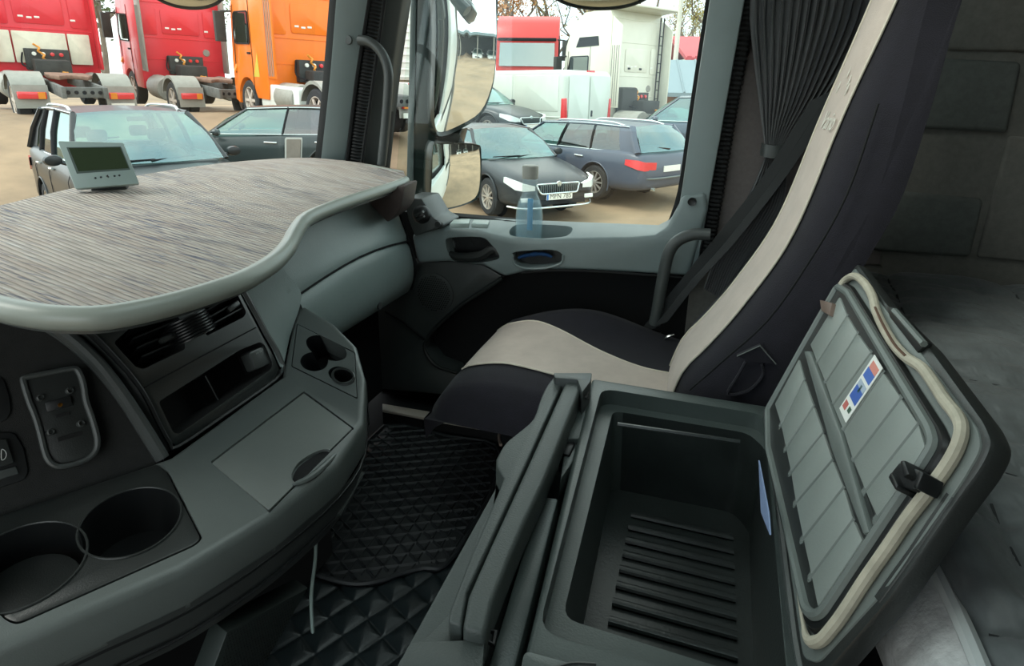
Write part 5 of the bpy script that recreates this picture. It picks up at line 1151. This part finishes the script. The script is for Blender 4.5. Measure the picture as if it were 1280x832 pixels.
    if style == 'ladder':
        for y in (-.95, -1.12): G().tube([(-.1, y, 1.0), (-.1, y, H-.1)], .022, 6).obj('ladder_rail', UND, root, local=True)
        for k_ in range(9): G().tube([(-.1, -.95, 1.15+.28*k_), (-.1, -1.12, 1.15+.28*k_)], .016, 6).obj('ladder_rung', UND, root, local=True)
        g = G(); g.prism([Vector((x, -W/2, z)) for x, z in ((-.55, H+.05), (-.55, H+.12), (.2, H+.2), (.9, H), (.2, H-.02))], (0, W, 0)); g.obj('roof_spoiler', pm, root, local=True, bevel=.03)
        G().box((-.2, .55, 1.35), (.3, .75, .85)).obj('battery_box', DUL, root, local=True, bevel=.08)
        for sd_ in (-1, 1): G().prism([Vector((x, sd_*(W/2+.005), z)) for x, z in ((.5, 3.02), (1.55, 3.0), (1.4, 3.3), (.55, 3.3))], (0, sd_*.01, 0)).obj('upper_window', UND, root, local=True)
        for y in (-.2, .35): G().box((-.02, y, 2.35), (.04, .12, .06)).obj('latch', UND, root, local=True, bevel=.01)
    if style == 'front':
        g = G(); fr = [Vector((2.07, y, 1.75)) for y in (-1.1, 1.1)]+[Vector((1.93, y, 2.62)) for y in (1.08, -1.08)]
        G().prism([p+Vector((.15, 0, 0)) for p in fr], (.008, 0, .002)).obj('windscreen_interior', CABIN, root, local=True)
        G().prism([p+Vector((.16, 0, 0)) for p in fr], (.01, 0, .002)).obj('windscreen', TGL, root, local=True)
        for y in (-.55, .5): G().box((2.0, y, 1.95), (.06, .5, .5)).obj('truck_seat', UND, root, local=True, bevel=.08)
        G().box((2.16, 0, 2.74), (.12, 2.3, .12)).obj('sun_visor', UND, root, local=True, bevel=.03)
        for k_ in range(4): G().box((2.21, 0, 1.05+.16*k_), (.04, 1.7, .08)).obj('grille_slat', UND, root, local=True, bevel=.01)
        for sd_ in (-1, 1): G().box((2.2, sd_*.95, .75), (.06, .36, .26)).obj('headlamp', WHL, root, local=True, bevel=.03)
    return root
RED = 'd8333f'; ORA = 'f07a1e'
tractor('tractor_unit', 'red tractor unit with white panels on its cab back', 60, 17.4, hv(60, 9), RED, 'panel', H=3.6, lean=.09)
tractor('tractor_unit', 'red tractor unit with grey side fins parked beside the orange truck', 229, 20.2, hv(229, 18), RED, 'rear', H=3.8, lean=.09)
tractor('tractor_unit', 'orange tractor unit with coiled hose on its cab back', 388, 16.6, hv(388, 27), ORA, 'plain', H=3.8, lean=.05, zofs=-.1)
tractor('tractor_unit', 'white high roof tractor unit with a ladder on its cab back', 788, 20.4, hv(788, 49), 'd8d6c6', 'ladder', H=4.05)
tractor('tractor_unit', 'red tractor unit facing us behind the white van', 658, 27.0, hv(658, 176), 'c9423f', 'front', H=3.7)
# white van
def van(px, depth, hd):
    p_ = at(px, depth); rz = math.atan2(hd[1], hd[0]); root = thing('panel_van', 'white windowless panel van seen from the rear corner', 'van', (p_.x, p_.y, gz(p_.x, p_.y)), rz)
    pm = paint('paint_van', 'cdd4ca'); W = 2.0; L = 5.4; Hh = 2.22
    pr = [(0, .45), (0, Hh-.12), (.15, Hh), (3.6, Hh), (4.5, 1.45), (5.25, 1.2), (5.4, .7), (5.35, .4)]
    G().prism([Vector((x, -W/2, z)) for x, z in pr], (0, W, 0)).obj('body', pm, root, local=True, bevel=.09, seg=3, bang=40)
    for sd_ in (-1, 1):
        y = sd_*(W/2+.002)
        for x0, x1 in ((.2, 1.9), (2.0, 3.1)): G().prism(rounded([Vector((x, y-sd_*.01, z)) for x, z in ((x0, 1.15), (x1, 1.15), (x1, 2.08), (x0, 2.08))], .06), (0, sd_*.02, 0)).obj('side_pressing', pm, root, local=True, bevel=.008)
        G().tube([(.1, y, 1.0), (4.2, y, 1.0)], .02, 5).obj('side_moulding', pm, root, local=True)
        G().prism(rounded([Vector((-.02, sd_*.86, .95)), Vector((-.02, sd_*.98, .95)), Vector((-.02, sd_*.98, 1.5)), Vector((-.02, sd_*.9, 1.5))], .03), (.12, sd_*.03, 0)).obj('tail_lamp', REDL, root, local=True, bevel=.01)
        G().prism([Vector((x, y, z)) for x, z in ((3.2, 1.45), (4.35, 1.45), (3.65, 2.05), (3.2, 2.05))], (0, sd_*.01, 0)).obj('side_window', TGL, root, local=True)
        for x in (.9, 4.45): wheel(root, x, sd_*(W/2-.13), .34, .22, 5, sd_, STEEL)
        G().prism(rounded([Vector((-.012, sd_*v, z)) for v, z in ((.03, .6), (.84, .6), (.84, 2.1), (.03, 2.1))], .05), (-.014, 0, 0)).obj('rear_door', pm, root, local=True, bevel=.006)
        G().box((-.035, sd_*.12 if sd_ < 0 else .0, 1.1), (.02, .05, .16)).obj('door_latch', UND, root, local=True) if sd_ < 0 else None
    G().box((-.03, 0, 2.2), (.04, .3, .05)).obj('brake_lamp', REDL, root, local=True); G().box((-.06, 0, .5), (.1, 1.8, .12)).obj('bumper', DUL, root, local=True, bevel=.03)
van(732, 17.0, hv(732, 50))
# white box trailer behind the pillar
p_ = at(478, 20.0); bt_ = thing('box_trailer', 'white ribbed box trailer standing behind the windscreen pillar', 'trailer', (p_.x, p_.y, gz(p_.x, p_.y)), math.atan2(*hdir(-.2, .98)[::-1]))
G().box((2.5, 0, 2.35), (6, 2.5, 2.7)).obj('box_body', M('trailer_white', 'dfe3dc', .45, vary=.05), bt_, local=True, bevel=.03)
for k_ in range(12): G().box((-.515, 0, 1.1+.22*k_), (.03, 2.3, .05)).obj('rib', M('trailer_white', 'dfe3dc'), bt_, local=True, bevel=.006)
for sd_ in (-1, 1):
    for x in (.6, 1.8): wheel(bt_, x, sd_*1.0, .5, .3, 6, sd_, STEEL)
    G().box((-.54, sd_*.9, .85), (.06, .4, .14)).obj('tail_lamp', REDL, bt_, local=True)
# ------------------------------------------------------------------ buildings, pole, trees
def bld(name, label, px, depth, hd, fn):
    p_ = at(px, depth); r_ = thing(name, label, 'building' if name != 'fence' else 'fence', (p_.x, p_.y, gz(p_.x, p_.y)-.3), math.atan2(hd[1], hd[0])); fn(r_); return r_
def shed(r):
    G().box((0, -4, 1.0), (5, 8, 2.0)).obj('wall', M('shed_wood', '9a6b45', .8, vary=.2, vscale=3), r, local=True)
    for k_ in range(27): G().box((-2.53, -.1-.3*k_, 1.0), (.05, .26, 2.0)).obj('plank', MATS['shed_wood'], r, local=True, smooth=False)
    G().prism([Vector((x, .3, z)) for x, z in ((-3.0, 1.95), (0, 3.3), (3, 1.95), (3, 1.8), (0, 3.1), (-3, 1.8))], (0, -9, 0)).obj('roof', M('shed_roof', '74868c', .5, vary=.06), r, local=True)
    for k_ in range(12): G().tube([(-3.0, .2-.75*k_, 1.97), (0, .2-.75*k_, 3.32)], .04, 4).obj('roof_seam', M('shed_roof', 'a9b9bd'), r, local=True)
bld('shed', 'wooden shed with blue grey metal roof', 822, 27, hdir(.12, .99), shed)
p_ = at(836, 26)
def house(r):
    G().box((4, 0, 2.0), (8, 9, 4.0)).obj('wall', M('house_cream', 'd9cfb2', .8, vary=.06), r, local=True)
    G().prism([Vector((x, -5.2, z)) for x, z in ((-.8, 3.9), (4, 5.4), (8.8, 3.9), (8.8, 3.7), (4, 5.1), (-.8, 3.7))], (0, 10.4, 0)).obj('roof', M('roof_red', 'b5383f', .6, vary=.12), r, local=True)
    for k_ in range(24): G().box((-.82, -5.1+.44*k_, 3.82), (.1, .24, .3)).obj('roof_edge_tile', MATS['roof_red'], r, local=True)
bld('house', 'cream house with red roof beyond the shed', 958, 36, hdir(.05, .99), house)
p_ = at(836, 36); pl_ = thing('light_pole', 'pale tall lamp pole beside the trees', 'pole', (p_.x, p_.y, .0)); z0 = Vector((p_.x, p_.y, 0)); G().tube([z0-Vector((0, 0, .5)), z0+Vector((0, 0, 11))], [.16, .1], 10).obj('shaft', M('pole_grey', 'c9c8bb', .6), pl_); G().lathe([(.24, -.5), (.2, .3), (.16, .35)], 12, z0).obj('foot', M('pole_grey', 'c9c8bb'), pl_); G().tube([z0+Vector((0, 0, 10.8)), z0+Vector((-1.2, -.3, 11.2))], .06, 6).obj('lamp_arm', M('pole_grey', 'c9c8bb'), pl_)
BARK = M('bark', '6d6256', .9, vary=.2, vscale=4)
def tree(px, depth, h, leaf, lab, nleaf=900, spread=1.0, seed=0, green=False):
    R_ = random.Random(seed); p_ = at(px, depth); b = Vector((p_.x, p_.y, gz(p_.x, p_.y)-.2)); r = thing('tree', lab, 'tree', b, 0, None); g = G(); tips = []
    def br(p, d, l, rad, lv):
        pts = [p]; 
        for i in range(4): d = (d+Vector((R_.uniform(-.18, .18), R_.uniform(-.18, .18), R_.uniform(-.03, .12)))).normalized(); p = p+d*(l/4); pts.append(p)
        g.tube(pts, [rad*(1-.5*i/4) for i in range(5)], 5 if lv > 1 else 7, cap=False)
        if lv >= 2: tips.extend(pts[1:])
        if lv < 4:
            for _ in range(3 if lv else 6):
                q = pts[R_.randint(2, 4)] if lv else pts[R_.randint(1, 4)]; a = R_.uniform(0, 2*PI); e = Vector((math.cos(a), math.sin(a), R_.uniform(.3, 1.1))).normalized()
                br(q, (d*.35+e*spread).normalized(), l*R_.uniform(.5, .66), rad*.5, lv+1)
    br(b, Vector((0, 0, 1)), h*.52, h*.018, 0); g.obj('trunk', BARK, r)
    g = G()
    for _ in range(nleaf):
        c = R_.choice(tips)+Vector((R_.gauss(0, .22), R_.gauss(0, .22), R_.gauss(0, .2))); s = R_.uniform(.05, .11)*(1.0 if h < 9 else 1.25); u = Vector((R_.gauss(0, 1), R_.gauss(0, 1), R_.gauss(0, 1))).normalized(); v = u.orthogonal().normalized()
        g.add([c-u*s, c+v*s*.6, c+u*s, c-v*s*.6], [(0, 1, 2, 3)])
    g.obj('foliage', M('leaf_'+leaf, leaf, .8, vary=.25, vscale=1.5), r, smooth=False, kind='stuff', weld=False)
for i, (px, dp, h, leaf, nl, lab) in enumerate([(640, 44, 12, 'a8713a', 2600, 'rust leaved autumn tree behind the red cab roof'), (690, 56, 14, 'b08a4a', 1500, 'thin tan leaved tree between the red and white cabs'), (738, 46, 11, '8d8a6a', 700, 'nearly bare tree above the white cab roof'),
        (800, 60, 16, '9a8a55', 900, 'bare branched tree beside the lamp pole'), (862, 70, 18, '9a8a45', 3600, 'yellow green leaved tree above the shed roof'), (905, 58, 16, '8a7f42', 3000, 'olive leaved tree above the red house roof'),
        (128, 30, 9, '5b7048', 2600, 'green tree in the gap between the two red tractor units'), (268, 44, 11, '6b7a4c', 1800, 'green tree beyond the red tractor unit and the orange one')]):
    tree(px, dp, h, leaf, lab, nl, 1.0, 11+i)
# carport behind us that shows in the door mirrors
cpt = thing('carport', 'long open carport with metal roof seen in the door mirrors', 'carport', (27, 8.5, -1.03))
G().box((27, 8.5, 2.3), (7, 16, .3)).obj('roof', MATS['shed_roof'], cpt); G().box((30.3, 8.5, .6), (.15, 16, 3.2)).obj('back_wall', DUL, cpt)
for k_ in range(6): G().tube([(23.8, 1.5+2.8*k_, -1.1), (23.8, 1.5+2.8*k_, 2.2)], .08, 8).obj('post', FIN, cpt)
for k_ in range(2): car('parked_car', ('white car under the carport, nearer the truck side in the mirror', 'white car under the carport, farther from the truck side in the mirror')[k_], 'car', (26.5, 4.6+2.8*k_), (-.99, -.1), 'e2e4e0', L=4.3, H=1.5, rails=False, full=False, group='white cars under the carport', z=-1.03)
